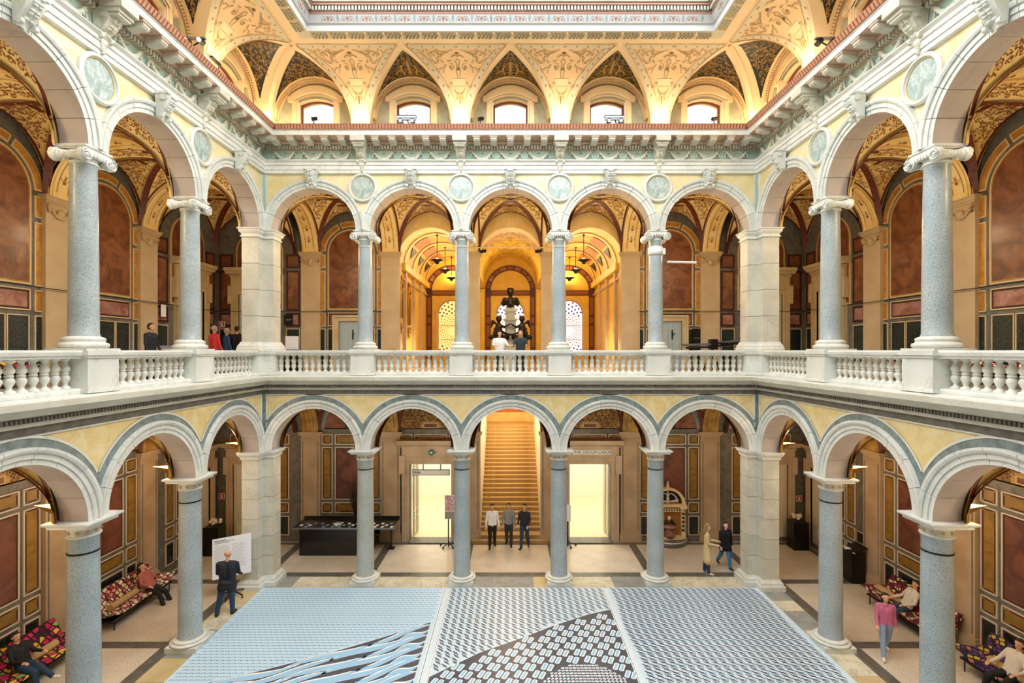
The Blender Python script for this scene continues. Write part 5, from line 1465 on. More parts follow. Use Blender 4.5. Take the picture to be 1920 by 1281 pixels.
for j in range(int(2.5/dy)):
    y = 4.955-(j+.5)*dy
    for i in range(52):
        x = -.565+i*dx
        if x > 2.47 or abs(x-.945) < .05: continue
        inB = x < .93
        if inB and y < hill(x)+.03: continue
        ph = (j % 2)*.010
        if inB:
            k_ = 1.0; w = .017; l = .0235; sl = .012
        else:
            k_ = 1+.5*math.sin((x-1.1)*6.5+(4.97-y)*1.2); w = .013+.006*k_; l = .0235; sl = .013
        x_ = x+ph+(0 if inB else .012*math.sin(y*7))
        cflat(pb_, [(x_-w-sl, y+l), (x_-w*.2-sl, y+l), (x_+w*.3, y+.003), (x_+w+sl, y-l), (x_+w*.2+sl, y-l), (x_-w*.3, y-.003)], 'carpet_dark', .001)
        cflat(pb_, [(x_-w*1.1, y-.004), (x_+w*.2, y+.009), (x_+w*1.1, y+.004), (x_-w*.2, y-.009)], 'carpet_dark', .0011)
        if j % 2 == 0: cflat(pb_, [(x_+.018, y-.012), (x_+.030, y-.014), (x_+.040, y+.012), (x_+.028, y+.014)], 'carpet_blue' if (not inB) else 'carpet_pale', .0012)
link('printed_capsule_rows', pb_.build('printed_capsule_rows'), carpet, kind='stuff')
pc_ = MB()
P = []
xs_ = [-.60+i*1.52/30 for i in range(31)]
pc_.grid([[(x, Yc(2.4), .0008), (x, Yc(min(hill(x), 4.57)), .0008)] for x in xs_], 'carpet_dark', False)
dx, dy = .135, .088
for j in range(26):
    y = 4.56-(j+.5)*dy
    for i in range(13):
        x = -.60+(i+.5*(j % 2))*dx
        if not (-.60 < x < .90) or y > hill(x)-.03 or figure(x, y): continue
        caps(pc_, x-.020, y+.006, .044, .0185, 1.15, 'carpet_blue'); caps(pc_, x+.024, y-.010, .044, .0185, 1.15, 'carpet_blue', .00105)
for j in range(26):      # round figure of small cells
    for i in range(26):
        x, y = .55-.36+i*.029, 3.40-.38+j*.030
        if not figure(x, y): continue
        a = math.atan2(y-3.4, x-.55)*1.0+PI/2; caps(pc_, x, y, .013, .008, a, 'carpet_blue' if (i+j) % 3 else None)
link('printed_large_cells', pc_.build('printed_large_cells'), carpet, kind='stuff')
pd = MB()
for x0, w in ((-.655, .010), (-.60, .006), (.93, .008)):
    pd.box(x0-w/2-.004, x0+w/2+.004, Yc(2.4), Yc(4.97), .0006, .0014, 'carpet_white'); pd.box(x0-w/4, x0+w/4, Yc(2.4), Yc(4.97), .0014, .0018, 'carpet_dark')
for i in range(80):
    y = 2.45+i*.0315; caps(pd, -.628, y, .014, .009, .3, 'carpet_pale', .0016); caps(pd, .955, y, .016, .010, .9, 'carpet_pale', .0016)
link('printed_seams', pd.build('printed_seams'), carpet, kind='stuff')

# ================================================================ LIGHT FITTINGS
# ground floor wall lamps above the side columns
mb = MB()
P = [(-.075, .0, .045), (.075, .0, .045), (0, .20, .045)]; b_ = [(0, .0, -.045), (0, .0, -.045), (0, .02, -.045)]
mb.add([(-.07,0,.03),(.07,0,.03),(0,.19,.03),(0,.02,-.05)], [(0,1,3),(1,2,3),(2,0,3)], 'gilt')
sc_body = mb.build('shade')
mb = MB(); mb.poly([(-.066,.002,.029),(.066,.002,.029),(0,.182,.029)], 'lamp_glow'); sc_glow = mb.build('glowing_tube')
mb = MB(); mb.box(-.012, .012, -.03, .02, -.065, -.02, 'black'); mb.tube([(0,-.02,-.04),(0,.02,.10),(0,-.01,.16)], .003, 'black', 5); sc_arm = mb.build('bracket')
for k, L_ in ((1, (2.52, 1.5, .5, -.5)), (3, (-2.52, -1.5, -.5, .5))):
    for i, a in enumerate(L_):
        t = link('wall_lamp', None, mw=M_side(k, a, .20, -.975), label='gilt boat-shaped wall lamp above the capital, %s side, %s' % (SIDE[k], ('at the corner pier', 'first column from the corner', 'second column from the corner', 'third column from the corner')[i]), cat='lamp', group='gallery wall lamps')
        link('shade', sc_body, t); link('glowing_tube', sc_glow, t); link('bracket', sc_arm, t)
        lamp('POINT', M_side(k, a, .34, -.86).translation, 60, (1, .68, .34), .06)
# small spotlights behind the upper capitals; unseen fill lights added in the gallery bays
mb = MB(); mb.tube([(0,0,0),(0,.02,.02)], .006, 'black', 6); mb.tube([(0,.0,.03),(0,.06,.055)], .020, 'black', 10); mb.box(-.004,.004,-.03,.0,.0,.01,'black'); mb.box(-.035, .035, .0, .07, .055, .061, 'steel')
spot_me = mb.build('spotlight')
for k, L_ in ((0, (-1.5, 1.5)), (1, (1.5, .5)), (3, (-1.5, -.5))):
    for i, a in enumerate(L_):
        link('spotlight', spot_me, mw=M_side(k, a, .19, 1.25), label='small black spotlight behind the upper capital, %s gallery, %s' % (SIDE[k], ('first', 'second')[i] if k else ('left', 'right')[i]), cat='spotlight', group='capital spotlights')
GV = 60  # power of the added gallery fill lights
for k in (0, 1, 3):
    for b in range(-2, 3):
        if (k == 1 and b < -1) or (k == 3 and b > 1): continue
        lamp('POINT', M_side(k, b, .42, 1.06).translation, GV*(1.25 if k == 0 else 1), (1, .76, .42), .25)
        lamp('POINT', M_side(k, b, .55, -1.25).translation, GV*.75, (1, .78, .50), .3)
for sx in (-1, 1):
    lamp('POINT', M_side(0, sx*3.0, .6, 1.0).translation, 7, WARM, .25)
    lamp('POINT', M_side(0, sx*3.0, .6, -1.3).translation, 8, WARM, .25)
# stairwell light
lamp('AREA', M_side(0, 0, 2.0, -.44).translation, 150, (1, .80, .50), .9, rot=(0, 0, 0), size_y=3.2)  # unseen area light added under the hall slab to brighten the steps
lamp('POINT', M_side(0, 0, 2.6, -.75).translation, 50, (1, .80, .48), .2)
# hall: added unseen lights; low pair imitates reflected glow on the side walls
for sx in (-1, 1): lamp('POINT', M_side(0, sx*1.15, 2.0, .05).translation, 55, (1, .86, .62), .15)
lamp('POINT', M_side(0, 0, 2.3, 1.1).translation, 90, (1, .80, .50), .2)
lamp('POINT', M_side(0, 0, 1.35, .9).translation, 20, (1, .82, .5), .2)
# attic: projectors on the cornice
def projector(k, a, d, h, kind, lab):
    mb = MB()
    if kind == 'bar':
        mb.box(-.095, .095, -.02, .02, .055, .075, 'steel'); mb.box(-.098, .098, -.024, .024, .075, .080, 'dark_metal'); mb.box(-.095, .095, -.012, .012, .04, .052, 'steel')
        mb.tube([(0,0,.06),(.03,0,-.02)], .006, 'black', 6)
        for x in (-.055, .06): mb.tube([(x, -.035, .018), (x, .03, .02)], .023, 'black', 12); mb.tube([(x, -.036, .018), (x, -.037, .018)], .017, 'steel', 12)
    elif kind == 'star':
        mb.box(-.012, .012, -.09, .10, .05, .062, 'steel'); mb.tube([(0,.09,.05),(0,.13,-.03)], .006, 'black', 6); mb.tube([(0,-.08,.05),(0,.05,-.02)], .006, 'black', 6)
        for y in (-.055, .05): mb.tube([(.02, y, .035), (-.03, y, .03)], .022, 'black', 12); mb.ball((-.033, y, .03), .014, 'spot_glow', 10, 6)
    else:
        mb.tube([(0,0,-.03),(0,0,.03)], .006, 'black', 6); mb.tube([(-.02,-.01,.045),(.03,.01,.06)], .018, 'black', 10); mb.ball((0, 0, -.02), .014, 'black', 8, 5)
    return link('projector', mb.build('projector'), mw=M_side(k, a, d, h), label=lab, cat='spotlight', group='cornice projectors')
projector(0, -1.03, -.13, 2.245, 'bar', 'steel light bar with two projectors on the cornice below the second attic window')
projector(0, 1.03, -.13, 2.245, 'bar', 'steel light bar with two projectors on the cornice below the fourth attic window')
projector(0, -1.95, -.13, 2.245, 'small', 'small black projector on the cornice before the leftmost back attic window')
projector(0, 2.02, -.13, 2.245, 'small', 'small black projector on the cornice before the rightmost back attic window')
projector(0, -.30, -.13, 2.245, 'small', 'tiny black projector on the cornice left of the middle attic window')
projector(1, 1.27, -.10, 2.33, 'star', 'pair of glowing projectors on the left cornice under a steel bar')
projector(3, -1.27, -.10, 2.33, 'star', 'pair of glowing projectors on the right cornice under a steel bar')
mb = MB(); mb.box(-.10, .02, -.012, .012, 0, .014, 'black'); mb.tube([(0,0,0),(0,0,-.12)], .005, 'black', 6)
tmesh('light_bar', mb, 1, 1.55, -.12, 2.35, 'short black light bar standing on the left cornice', 'spotlight')
for k in (0, 1, 3):
    for a in (-1.5, -.5, .5, 1.5):
        if (k == 1 and a < -.6) or (k == 3 and a > .6): continue
        lamp('POINT', M_side(k, a, -.20, 2.32).translation, 32, (1, .78, .45), .06)
    for a in (-2.42, 2.42):
        lamp('POINT', M_side(k, a, -.14, 2.30).translation, 20, (1, .80, .50), .06)
        lamp('POINT', M_side(k, a*.83, -.0, 2.30).translation, 14, (1, .80, .50), .06)
# tube lamp on an arm
mb = MB(); mb.lathe([(.072,.98),(.076,.98),(.076,1.06),(.072,1.06)], 'white_paint', n=24); mb.box(.06, .095, -.03, .03, .99, 1.05, 'white_paint')
mb.tube([(.07, .02, .985), (.13, .06, .93), (.15, .06, .925)], .010, 'steel', 8); mb.tube([(.14, .06, .925), (.46, .10, .925)], .012, 'white_paint', 10)
tmesh('arm_light', mb, 0, 1.5, .08, .0, 'slim tube light on a grey arm clamped to the fourth upper back column', 'lamp')

# ================================================================ FURNITURE
def fabric(name, cols, sc_=5.0, stretch=(1, 1, 1), dark='#1c0f14'):
    m = bpy.data.materials.new(name); m.use_nodes = True; MATS[name] = m; N = m.node_tree.nodes; L = m.node_tree.links; b = N['Principled BSDF']
    tc = N.new('ShaderNodeTexCoord'); mp = N.new('ShaderNodeMapping'); mp.inputs['Scale'].default_value = stretch; mp.inputs['Rotation'].default_value = (.5, .4, .6)
    v = N.new('ShaderNodeTexVoronoi'); v.inputs['Scale'].default_value = sc_; v.inputs['Randomness'].default_value = .35
    e = N.new('ShaderNodeTexVoronoi'); e.feature = 'DISTANCE_TO_EDGE'; e.inputs['Scale'].default_value = sc_; e.inputs['Randomness'].default_value = .35
    L.new(tc.outputs['Object'], mp.inputs[0]); L.new(mp.outputs[0], v.inputs['Vector']); L.new(mp.outputs[0], e.inputs['Vector'])
    sp = N.new('ShaderNodeSeparateColor'); L.new(v.outputs['Color'], sp.inputs[0])
    r = N.new('ShaderNodeValToRGB'); r.color_ramp.interpolation = 'CONSTANT'
    while len(r.color_ramp.elements) < len(cols): r.color_ramp.elements.new(.5)
    for i, c in enumerate(cols): r.color_ramp.elements[i].position = i/len(cols); r.color_ramp.elements[i].color = srgb(c)
    L.new(sp.outputs[0], r.inputs[0])
    mr = N.new('ShaderNodeMapRange'); mr.inputs[1].default_value = .08; mr.inputs[2].default_value = .14; L.new(e.outputs['Distance'], mr.inputs[0])
    mx = N.new('ShaderNodeMix'); mx.data_type = 'RGBA'; mx.inputs[6].default_value = srgb(dark); L.new(mr.outputs[0], mx.inputs[0]); L.new(r.outputs[0], mx.inputs[7])
    L.new(mx.outputs[2], b.inputs['Base Color']); b.inputs['Roughness'].default_value = .85
fabric('fabric_magenta', ['#c21f62', '#e0b640', '#b81d5c', '#8fb06a', '#d12a6e', '#3a1330'], 6.5, (1, 1, 1.3))
fabric('fabric_cream_rose', ['#e4d9b8', '#d98a92', '#d8c9a0', '#b43a4a', '#efe5c8'], 7.5, (1, 1, 1.2), '#4a1a20')
fabric('fabric_burgundy', ['#a02048', '#e8d9a0', '#7a1538', '#d8c48a', '#54102a'], 9, (1, 2, 1), '#2a0a18')
fabric('fabric_violet', ['#4a2a68', '#c2a84a', '#2a1838', '#b46a5a', '#5a3a80'], 8, (1, 1, 1.6), '#140c18')
mat('bolster_tan', '#b8986a', .8)
SEATZ = .125
def sofa(L_, fab, name='patterned_sofa', k=1, a=0, z=-HE, lab='', bol=(.3,), legs=True):
    """sofa against the rear wall: runs along a, back towards the wall"""
    t = link(name, None, mw=M_side(k, a, D1-.335, z), label=lab, cat='sofa', group='patterned sofas')
    mb = MB(); n = 16
    def section(x):
        e = max(0, (abs(x)-L_/2+.13)/.13); lift = .055*e*e
        return [(x, .0, SEATZ-.015+lift), (x, .0, SEATZ+lift), (x, .17, SEATZ-.005+lift*.6), (x, .20, SEATZ+.0+lift*.5), (x, .265, SEATZ+.13+lift*.2), (x, .285, SEATZ+.135), (x, .285, SEATZ+.10), (x, .215, SEATZ-.035), (x, .0, SEATZ-.015+lift)]
    xs = [-L_/2+L_*i/n for i in range(n+1)]
    mb.grid([section(x) for x in xs], fab, True)
    for x in (xs[0], xs[-1]): mb.poly(section(x)[:-1], fab)
    link('cushion', mb.build('cushion'), t)
    mb = MB(); mb.box(-L_/2+.02, L_/2-.02, .01, .22, SEATZ-.045, SEATZ-.03, 'black'); link('frame', mb.build('frame'), t)
    for x in (-L_/2+.05, L_/2-.05):
        for y in (.02, .20): mb = MB(); mb.tube([(x, y, SEATZ-.03), (x, y, .0)], .005, 'dark_metal', 6); link('leg', mb.build('leg'), t)
    for i, bx in enumerate(bol):
        mb = MB(); mb.tube([(bx-.15, .115, SEATZ+.028), (bx+.15, .115, SEATZ+.028)], .030, 'bolster_tan', 14)
        link('bolster', mb.build('bolster'), mw=M_side(k, a, D1-.335, z), label='long tan bolster lying on '+lab, cat='cushion', group='tan bolsters')
    return t
sofa(.78, 'fabric_cream_rose', k=1, a=2.05, lab='the cream and rose flowered sofa under the left wall lamps', bol=(-.12,))
sofa(.80, 'fabric_magenta', k=1, a=1.02, lab='the magenta and yellow flowered sofa near the left edge', bol=(.10,))
sofa(.72, 'fabric_burgundy', k=3, a=-1.83, lab='the burgundy and cream sofa behind the right column', bol=(-.18,))
sofa(.80, 'fabric_violet', k=3, a=-.82, lab='the violet and gold patterned sofa near the right edge', bol=(-.10,))
sofa(.70, 'fabric_magenta', k=1, a=.80, z=-.262, lab='the dark patterned sofa in the upper left gallery', bol=())
sofa(.70, 'fabric_burgundy', k=3, a=-1.55, z=-.262, lab='the red patterned sofa in the upper right gallery, farther one', bol=())
sofa(.74, 'fabric_cream_rose', k=3, a=-.60, z=-.262, lab='the pale patterned sofa in the upper right gallery, nearer one', bol=())
# information counter
mb = MB(); mb.box(-.40, .42, -.115, .12, 0, .315, 'black_satin'); cnt = tmesh('counter', mb, 0, -2.06, .84, -HE, 'long black information counter with leaflets, behind the left back arch', 'counter')
mb = MB(); mb.box(-.47, .70, -.135, .20, .315, .330, 'black_satin'); mb.box(-.47, .70, -.137, -.135, .312, .332, 'steel'); mb.box(-.47, .70, .19, .20, .33, .36, 'black_satin'); mb.tube([(.62,.1,0),(.62,.1,.315)], .012, 'black', 8)
mb.box(.58, .66, .06, .14, 0, .01, 'black'); link('counter_top', mb.build('counter_top'), cnt)
mat('leaflet_blue', '#6f93b8', .5); mat('leaflet_dark', '#23304a', .5)
rng = random.Random(77)
for i in range(34):
    u = i/33; x = -.43+1.10*u+rng.uniform(-.012, .012); y = -.105+(i % 3)*.055
    if -.10 < x < .0 and i % 2: continue
    mc = ('board_white', 'leaflet_blue', 'leaflet_dark', 'board_white', 'leaflet_blue')[rng.randrange(5)]
    mb = MB(); w, l = .015, .021; mb.box(-w, w, -l, l, 0, .004, mc)
    lb = 'small %s leaflet on the black counter, %s row, %s' % ({'board_white': 'white', 'leaflet_blue': 'blue', 'leaflet_dark': 'dark blue'}[mc], ('front', 'middle', 'back')[i % 3],
         'left end' if x < -.2 else 'left of the tray' if x < .02 else 'right of the tray' if x < .3 else 'right of the column')
    link('leaflet', mb.build('leaflet'), mw=M_side(0, -2.06+x, .84+y, -HE+.3305, rng.uniform(-.3, .3)), label=lb, cat='leaflet', group='leaflets on the counter')
mb = MB(); mb.box(-.045, .045, -.045, .04, 0, .006, 'board_white'); mb.box(-.045, .045, -.045, -.04, .006, .02, 'board_white'); mb.box(-.045, .045, -.01, -.005, .006, .018, 'steel')
tmesh('leaflet_tray', mb, 0, -2.06+.02, .84, -HE+.332, 'white leaflet tray in the middle of the black counter', 'tray', rot=-.15)
# vase with dark branches
mb = MB(); mb.lathe([(0,0),(.07,0),(.085,.10),(.07,.24),(.045,.30),(.055,.33)], 'black', n=20)
va_ = tmesh('branch_vase', mb, 0, -1.90, 1.04, -HE, 'tall black vase with bare dark branches behind the counter', 'vase')
mb = MB(); rng = random.Random(9)
mat('twig', '#2b2019', .8)
for i in range(34):
    a = rng.uniform(0, 2*PI); r = rng.uniform(.03, .16); h = rng.uniform(.35, .62); p = [(0, 0, .28)]
    for q in range(1, 6):
        t = q/5; p.append((r*t*math.cos(a)+rng.uniform(-.012, .012), r*.5*t*math.sin(a)+rng.uniform(-.01, .01), .28+h*t))
    mb.tube(p, [.004*(1-.13*q) for q in range(6)], 'twig', 4, caps=False)
    for q in (2, 3, 4): mb.tube([p[q], (p[q][0]+rng.uniform(-.05, .05), p[q][1]+rng.uniform(-.02, .02), p[q][2]+rng.uniform(.04, .09))], .0018, 'twig', 3, caps=False)
link('branches', mb.build('branches'), va_, kind='stuff')
# white text board on a wheeled stand
bd = math.atan2(.18, .27)
mb = MB(); mb.box(-.165, .165, -.005, .005, .20, .585, 'board_white')
bo = link('text_board', mb.build('text_board'), mw=Matrix.Translation((-2.705*S, 4.80*S, 0)) @ Matrix.Rotation(bd, 4, 'Z'), label='large white exhibition text board on a wheeled stand by the left corner pier', cat='board')
mb = MB(); rng = random.Random(5)
for i in range(3): mb.box(-.15, -.15+(.10, .17, .12)[i], -.0065, -.005, .563-.012*i, .568-.012*i, 'text_grey' if i else 'ink')
for c_ in (-.15, 0.0):
    for i in range(18): mb.box(c_, c_+rng.uniform(.09, .13), -.0058, -.005, .51-i*.013, .512-i*.013, 'text_grey')
link('printed_lines', mb.build('printed_lines'), bo)
mb = MB(); mb.tube([(.02,.012,.03),(.02,.012,.5)], .010, 'dark_metal', 8)
for q in range(5):
    a = q*2*PI/5+.2; e = (.02+.12*math.cos(a), .012+.12*math.sin(a)); mb.tube([(.02,.012,.045),(e[0],e[1],.030)], .007, 'black', 6); mb.tube([(e[0]-.006,e[1],.0125),(e[0]+.006,e[1],.0125)], .0125, 'black', 10)
link('wheeled_base', mb.build('wheeled_base'), bo)
# lectern by the right wall
mb = MB(); mb.box(-.07, .07, -.06, .08, 0, .30, 'black'); mb.prism([(-.08,.30),(.09,.36),(.09,.372),(-.08,.312)], -.085, .085, 'black', f=lambda y, z, x: (x, y, z))
tmesh('lectern', mb, 3, -2.62, D1-.14, -HE, 'tall black lectern against the right wall in front of the reader', 'lectern', rot=0)
# fountain niche
mb = MB(); mb.lathe([(0,0),(.235,0),(.235,.035),(.225,.045),(.225,.055),(0,.055)], 'dark_grey_marble', a0=PI, a1=2*PI, n=24); mb.lathe([(.226,.046),(.238,.050),(.226,.058)], 'white_marble', a0=PI, a1=2*PI, n=24)
fo = tmesh('wall_fountain', mb, 0, 1.97, D1-.012, -HE, 'glazed white and dark wall fountain on a half-round step, behind the fourth back column', 'fountain')
mb = MB(); 
for sx in (-1, 1):
    mb.box(*sorted((sx*.145, sx*.20)), -.09, 0, .055, .125, 'cream_light'); mb.box(*sorted((sx*.155, sx*.190)), -.075, 0, .125, .43, 'cream_light')
    for i in range(5): mb.box(*sorted((sx*.160, sx*.185)), -.078, -.07, .15+i*.05, .18+i*.05, 'dark_green_stone')
    mb.box(*sorted((sx*.13, sx*.215)), -.10, 0, .43, .455, 'cream_light')
mb.box(-.155, .155, -.07, 0, .39, .43, 'cream_light'); 
for i in range(9): mb.ball((-.13+.0325*i, -.072, .41), (.010, .008, .012), 'dark_green_stone', 6, 4)
mb.box(-.215, .215, -.10, 0, .455, .475, 'cream_light')
mb.ring([(.175,0),(.175,-.06),(.205,-.07),(.205,0)], 0, PI, 24, 'cream_light', 0, .475)
mb.ring([(.180,-.062),(.200,-.068)], 0, PI, 24, 'dark_green_stone', 0, .475) if False else None
mb.prism([(.176*math.cos(PI*i/20), .176*math.sin(PI*i/20)) for i in range(21)], -.01, 0, 'black', f=lambda x, z, y: (x, y, z+.475))
link('niche_frame', mb.build('niche_frame'), fo)
F_ = 'pale_frame'; sw = []
for sx in (-1, 1):
    sw += [((sx*.28,-.06,1.68),(sx*.40,-.06,1.72),.05,.05,F_),((sx*.40,-.06,1.72),(sx*.30,-.07,1.88),.04,.03,F_),((sx*.30,-.07,1.88),(sx*.18,-.07,1.98),.03,.03,F_),((sx*.10,-.06,1.66),(sx*.22,-.06,1.66),.03,.05,F_),((sx*.03,-.06,1.62),(sx*.04,-.06,1.80),.03,.03,F_)]
sw += [((0,-.06,1.80),(0,-.06,1.95),.05,.05,F_),((0,-.06,2.03),(0,-.06,2.04),.045,.045,F_),((0,-.06,1.9),(-.14,-.07,2.0),.025,.02,F_),((0,-.06,1.9),(.14,-.07,2.0),.025,.02,F_),((0,-.05,2.26),(0,-.05,2.38),.07,.05,F_),((0,-.05,2.42),(0,-.05,2.46),.04,.03,F_),((-.45,-.06,1.64),(.45,-.06,1.64),.025,.025,F_)]
link('carved_swans', blob_mesh('carved_swans', sw, .014, F_, [F_], 1), fo)
mb = MB(); mb.box(-.15, .15, -.012, 0, .055, .39, 'bright_ochre'); mb.lathe([(0,.08),(.06,.08),(.075,.12),(.055,.16),(.03,.19),(.10,.21),(.11,.225),(0,.225)], 'rose_marble', (0,-.07,0), 16)
for i in range(9): mb.ball((-.06+.015*i, -.06, .245+.05*math.sin(PI*i/8)), (.018,.02,.02), 'dark_green_stone', 7, 5)
mb.ball((0,-.07,.31), (.022,.02,.03), 'cream_light', 8, 6); mb.box(-.15, .15, -.11, 0, .055, .085, 'cream_light'); link('basin', mb.build('basin'), fo)
# things in the galleries
def sign(name, k, a, d, h, w, hh, m, frame, lab, cat='sign', th=.006):
    mb = MB(); mb.box(-w/2, w/2, -th, 0, -hh/2, hh/2, frame); e = .006; mb.box(-w/2+e, w/2-e, -th-.001, -th, -hh/2+e, hh/2-e, m); return tmesh(name, mb, k, a, d, h, lab, cat)
def firesign(k, a, d, h, lab):
    s_ = sign('fire_sign', k, a, d, h, .072, .072, 'red_ink', 'white_paint', lab)
    mb = MB(); mb.box(-.006, .012, -.009, -.007, -.024, .012, 'white_paint'); mb.tube([(.003,-.008,.012),(.003,-.008,.022)], .004, 'white_paint', 6); mb.tube([(.003,-.008,.020),(-.016,-.008,.004)], .003, 'white_paint', 5)
    mb.box(-.028, .028, -.0085, -.007, -.029, -.027, 'white_paint'); link('pictogram', mb.build('pictogram'), s_)
firesign(0, -3.62, D1-.012, .325, 'red fire extinguisher sign on the upper back wall, left corner')
firesign(0, -3.62, D1-.012, -1.83, 'red fire extinguisher sign on the ground floor, left back corner')
firesign(0, 3.62, D1-.012, -1.86, 'red fire extinguisher sign on the ground floor, right back corner')
fe = MB(); fe.tube([(0,0,.03),(0,0,.17)], .028, 'red_ink', 14); fe.ball((0,0,.17), (.028,.028,.02), 'red_ink', 12, 6); fe.tube([(0,0,.18),(0,0,.21)], .008, 'black', 8); fe.tube([(0,0,.205),(.03,-.01,.19),(.035,-.01,.08)], .004, 'black', 6); fe.lathe([(0,0),(.03,0),(.03,.03)], 'black', n=12)
fm_ = fe.build('fire_extinguisher')
for i, (a, d, nm) in enumerate(((3.64, .62, 'the nearer'), (3.64, .76, 'the farther'))):
    link('fire_extinguisher', fm_, mw=M_side(0, a, d, -HE), label='red fire extinguisher on the dark right back corner floor, %s of two' % nm, cat='fire extinguisher', group='corner fire extinguishers')
mat('flower_white', '#efe3cc', .6)
for sx, nm in ((-1, 'left'), (1, 'right')):
    mb = MB(); mb.box(-.09, .09, -.08, .08, 0, .33, 'black'); p_ = tmesh('plinth', mb, 0, sx*3.48, .78 if sx < 0 else .95, -HE, 'black plinth with a small pale flower arrangement, dark %s back corner' % nm, 'plinth')
    mb = MB(); rng = random.Random(2)
    for i in range(9): mb.ball((rng.uniform(-.05, .05), rng.uniform(-.04, .04), .36+rng.uniform(0, .05)), (.022, .022, .018), 'flower_white', 7, 5)
    mb.tube([(0,0,.33),(0,0,.37)], .01, 'twig', 6); link('flowers', mb.build('flowers'), p_)
mb = MB(); mb.box(-.075, .075, -.01, .01, .10, .26, 'white_paint'); mb.box(-.05, .07, -.03, .03, 0, .10, 'black'); mb.box(-.012, .012, .012, .02, 0, .2, 'black')
tmesh('brochure_box', mb, 0, -2.60, .85, -.262+.17, 'white square panel on a black stand beside the left grey door, upper gallery', 'panel')
mb = MB(); mb.box(-.09, .09, -.06, .06, 0, .17, 'black'); tmesh('stand', mb, 0, -2.59, .86, -.262, 'black stand under the white square panel, upper gallery', 'stand')
sg = sign('wall_plaque', 0, -2.78, D1-.02, .385, .11, .12, 'black', 'black', 'black plaque with small grey lettering, upper back wall at the left')
mb = MB(); mb.box(-.03, .04, -.009, -.007, -.004, .002, 'text_grey'); mb.box(-.03, .02, -.009, -.007, -.016, -.012, 'text_grey'); link('printed_lines', mb.build('printed_lines'), sg)
sg = sign('wall_plaque', 0, 2.43-.10, D1-.02, .12, .10, .30, 'black', 'black', 'black plaque with small grey lettering, right of the right grey door')
mb = MB(); mb.box(-.03, .04, -.009, -.007, .03, .036, 'text_grey'); mb.box(-.03, .03, -.009, -.007, -.06, -.055, 'text_grey'); link('printed_lines', mb.build('printed_lines'), sg)
sign('framed_notice', 1, 2.72, D1-.02, .42, .09, .14, 'board_white', 'dark_red_line', 'white framed notice beside the left upper door')
sign('framed_notice', 3, -2.68, D1-.02, -1.97, .10, .12, 'black', 'pale_frame', 'dark framed notice behind the reader, right wall')
mat('banner_grey', '#a9a4b4', .6); mat('banner_orange', '#d8501c', .5)
mb = MB(); mb.box(-.075, .075, -.01, .01, .02, .31, 'banner_grey'); mb.box(-.075, .075, -.03, .03, 0, .02, 'black')
bn = link('floor_banner', mb.build('floor_banner'), mw=Matrix.Translation((-3.50*S, 5.02*S, (HE-.262)*S)), label='grey display banner with an orange arrow in the upper left gallery', cat='banner')
mb = MB(); mb.prism([(-.062,.10),(-.045,.135),(.055,.135),(.045,.10),(.055,.065),(-.045,.065)], -.012, -.010, 'banner_orange', f=lambda x, z, y: (x, y, z))
for i in range(2): mb.box(-.035, .03, -.0135, -.012, .108-.02*i, .116-.02*i, 'cream_frame')
for i in range(6): mb.box(-.03, .035, -.0125, -.010, .27-.02*i, .277-.02*i, 'board_white')
link('arrow_print', mb.build('arrow_print'), bn)
# black vaned display object in the right back gallery
mb = MB(); rng = random.Random(14)
mat('vane_grey', '#5d6b73', .4, metal=.3)
mb.tube([(0,0,.0),(0,0,.30)], .012, 'black', 8)
for a in (.5, 2.5, 4.6): mb.tube([(0,0,.28),(.12*math.cos(a),.10*math.sin(a),0)], .010, 'black', 6)
for x0, x1, z, m, dy in ((-.36,-.04,.33,'vane_grey',-.03),(-.30,.02,.30,'black',.02),(-.06,.16,.345,'black',-.02),(.02,.24,.36,'vane_grey',.0),(.10,.34,.345,'black',.03),(.20,.42,.375,'vane_grey',-.03),(-.05,.20,.315,'vane_grey',.03)):
    mb.add([(x0,dy-.02,z-.012),(x1,dy-.02,z+.002),(x1,dy+.02,z+.016),(x0,dy+.02,z+.004),(x0,dy-.02,z-.022),(x1,dy-.02,z-.010),(x1,dy+.02,z+.004),(x0,dy+.02,z-.008)], [(0,1,2,3),(4,5,6,7),(0,1,5,4),(1,2,6,5),(2,3,7,6),(3,0,4,7)], m)
mb.box(-.035, .045, -.045, .045, .27, .39, 'black')
tmesh('vaned_apparatus', mb, 0, 2.33, .66, -.262, 'black and grey vaned display apparatus on a tripod, right back gallery', 'apparatus')

# ================================================================ PEOPLE
for n_, c_ in (('skin', '#d9a684'), ('skin_pale', '#e6bfa5'), ('jacket_black', '#15161c'), ('jacket_navy', '#20232e'), ('jeans', '#24415f'), ('jeans_blue', '#3a7fae'), ('trousers_black', '#141416'), ('trousers_brown', '#3a2b26'),
               ('shoe_dark', '#191715'), ('shoe_white', '#e6e2da'), ('coat_beige', '#d6bd8c'), ('shirt_white', '#d8d2c8'), ('top_rose', '#b0645c'), ('hair_dark', '#2a1b14'), ('hair_blond', '#9a7a4a'), ('hair_grey', '#b9b2a8'),
               ('jacket_red', '#e8404c'), ('jacket_blue', '#2f5688'), ('jacket_pink', '#c46a8e'), ('jeans_pale', '#8fa6c4'), ('coat_white', '#f0f0f0'), ('top_grey', '#8d8f94'), ('top_dark_teal', '#27363e'), ('bag_dark', '#22242a'), ('eye_dark', '#1c120c'), ('lips', '#a8564a'), ('trousers_green', '#1f5a3c')):
    mat(n_, c_, .75 if 'skin' not in n_ else .5, bump=.0)
def dv(p, o, s): return Vector((s*math.sin(o), -math.sin(p)*math.cos(o), -math.cos(p)*math.cos(o)))
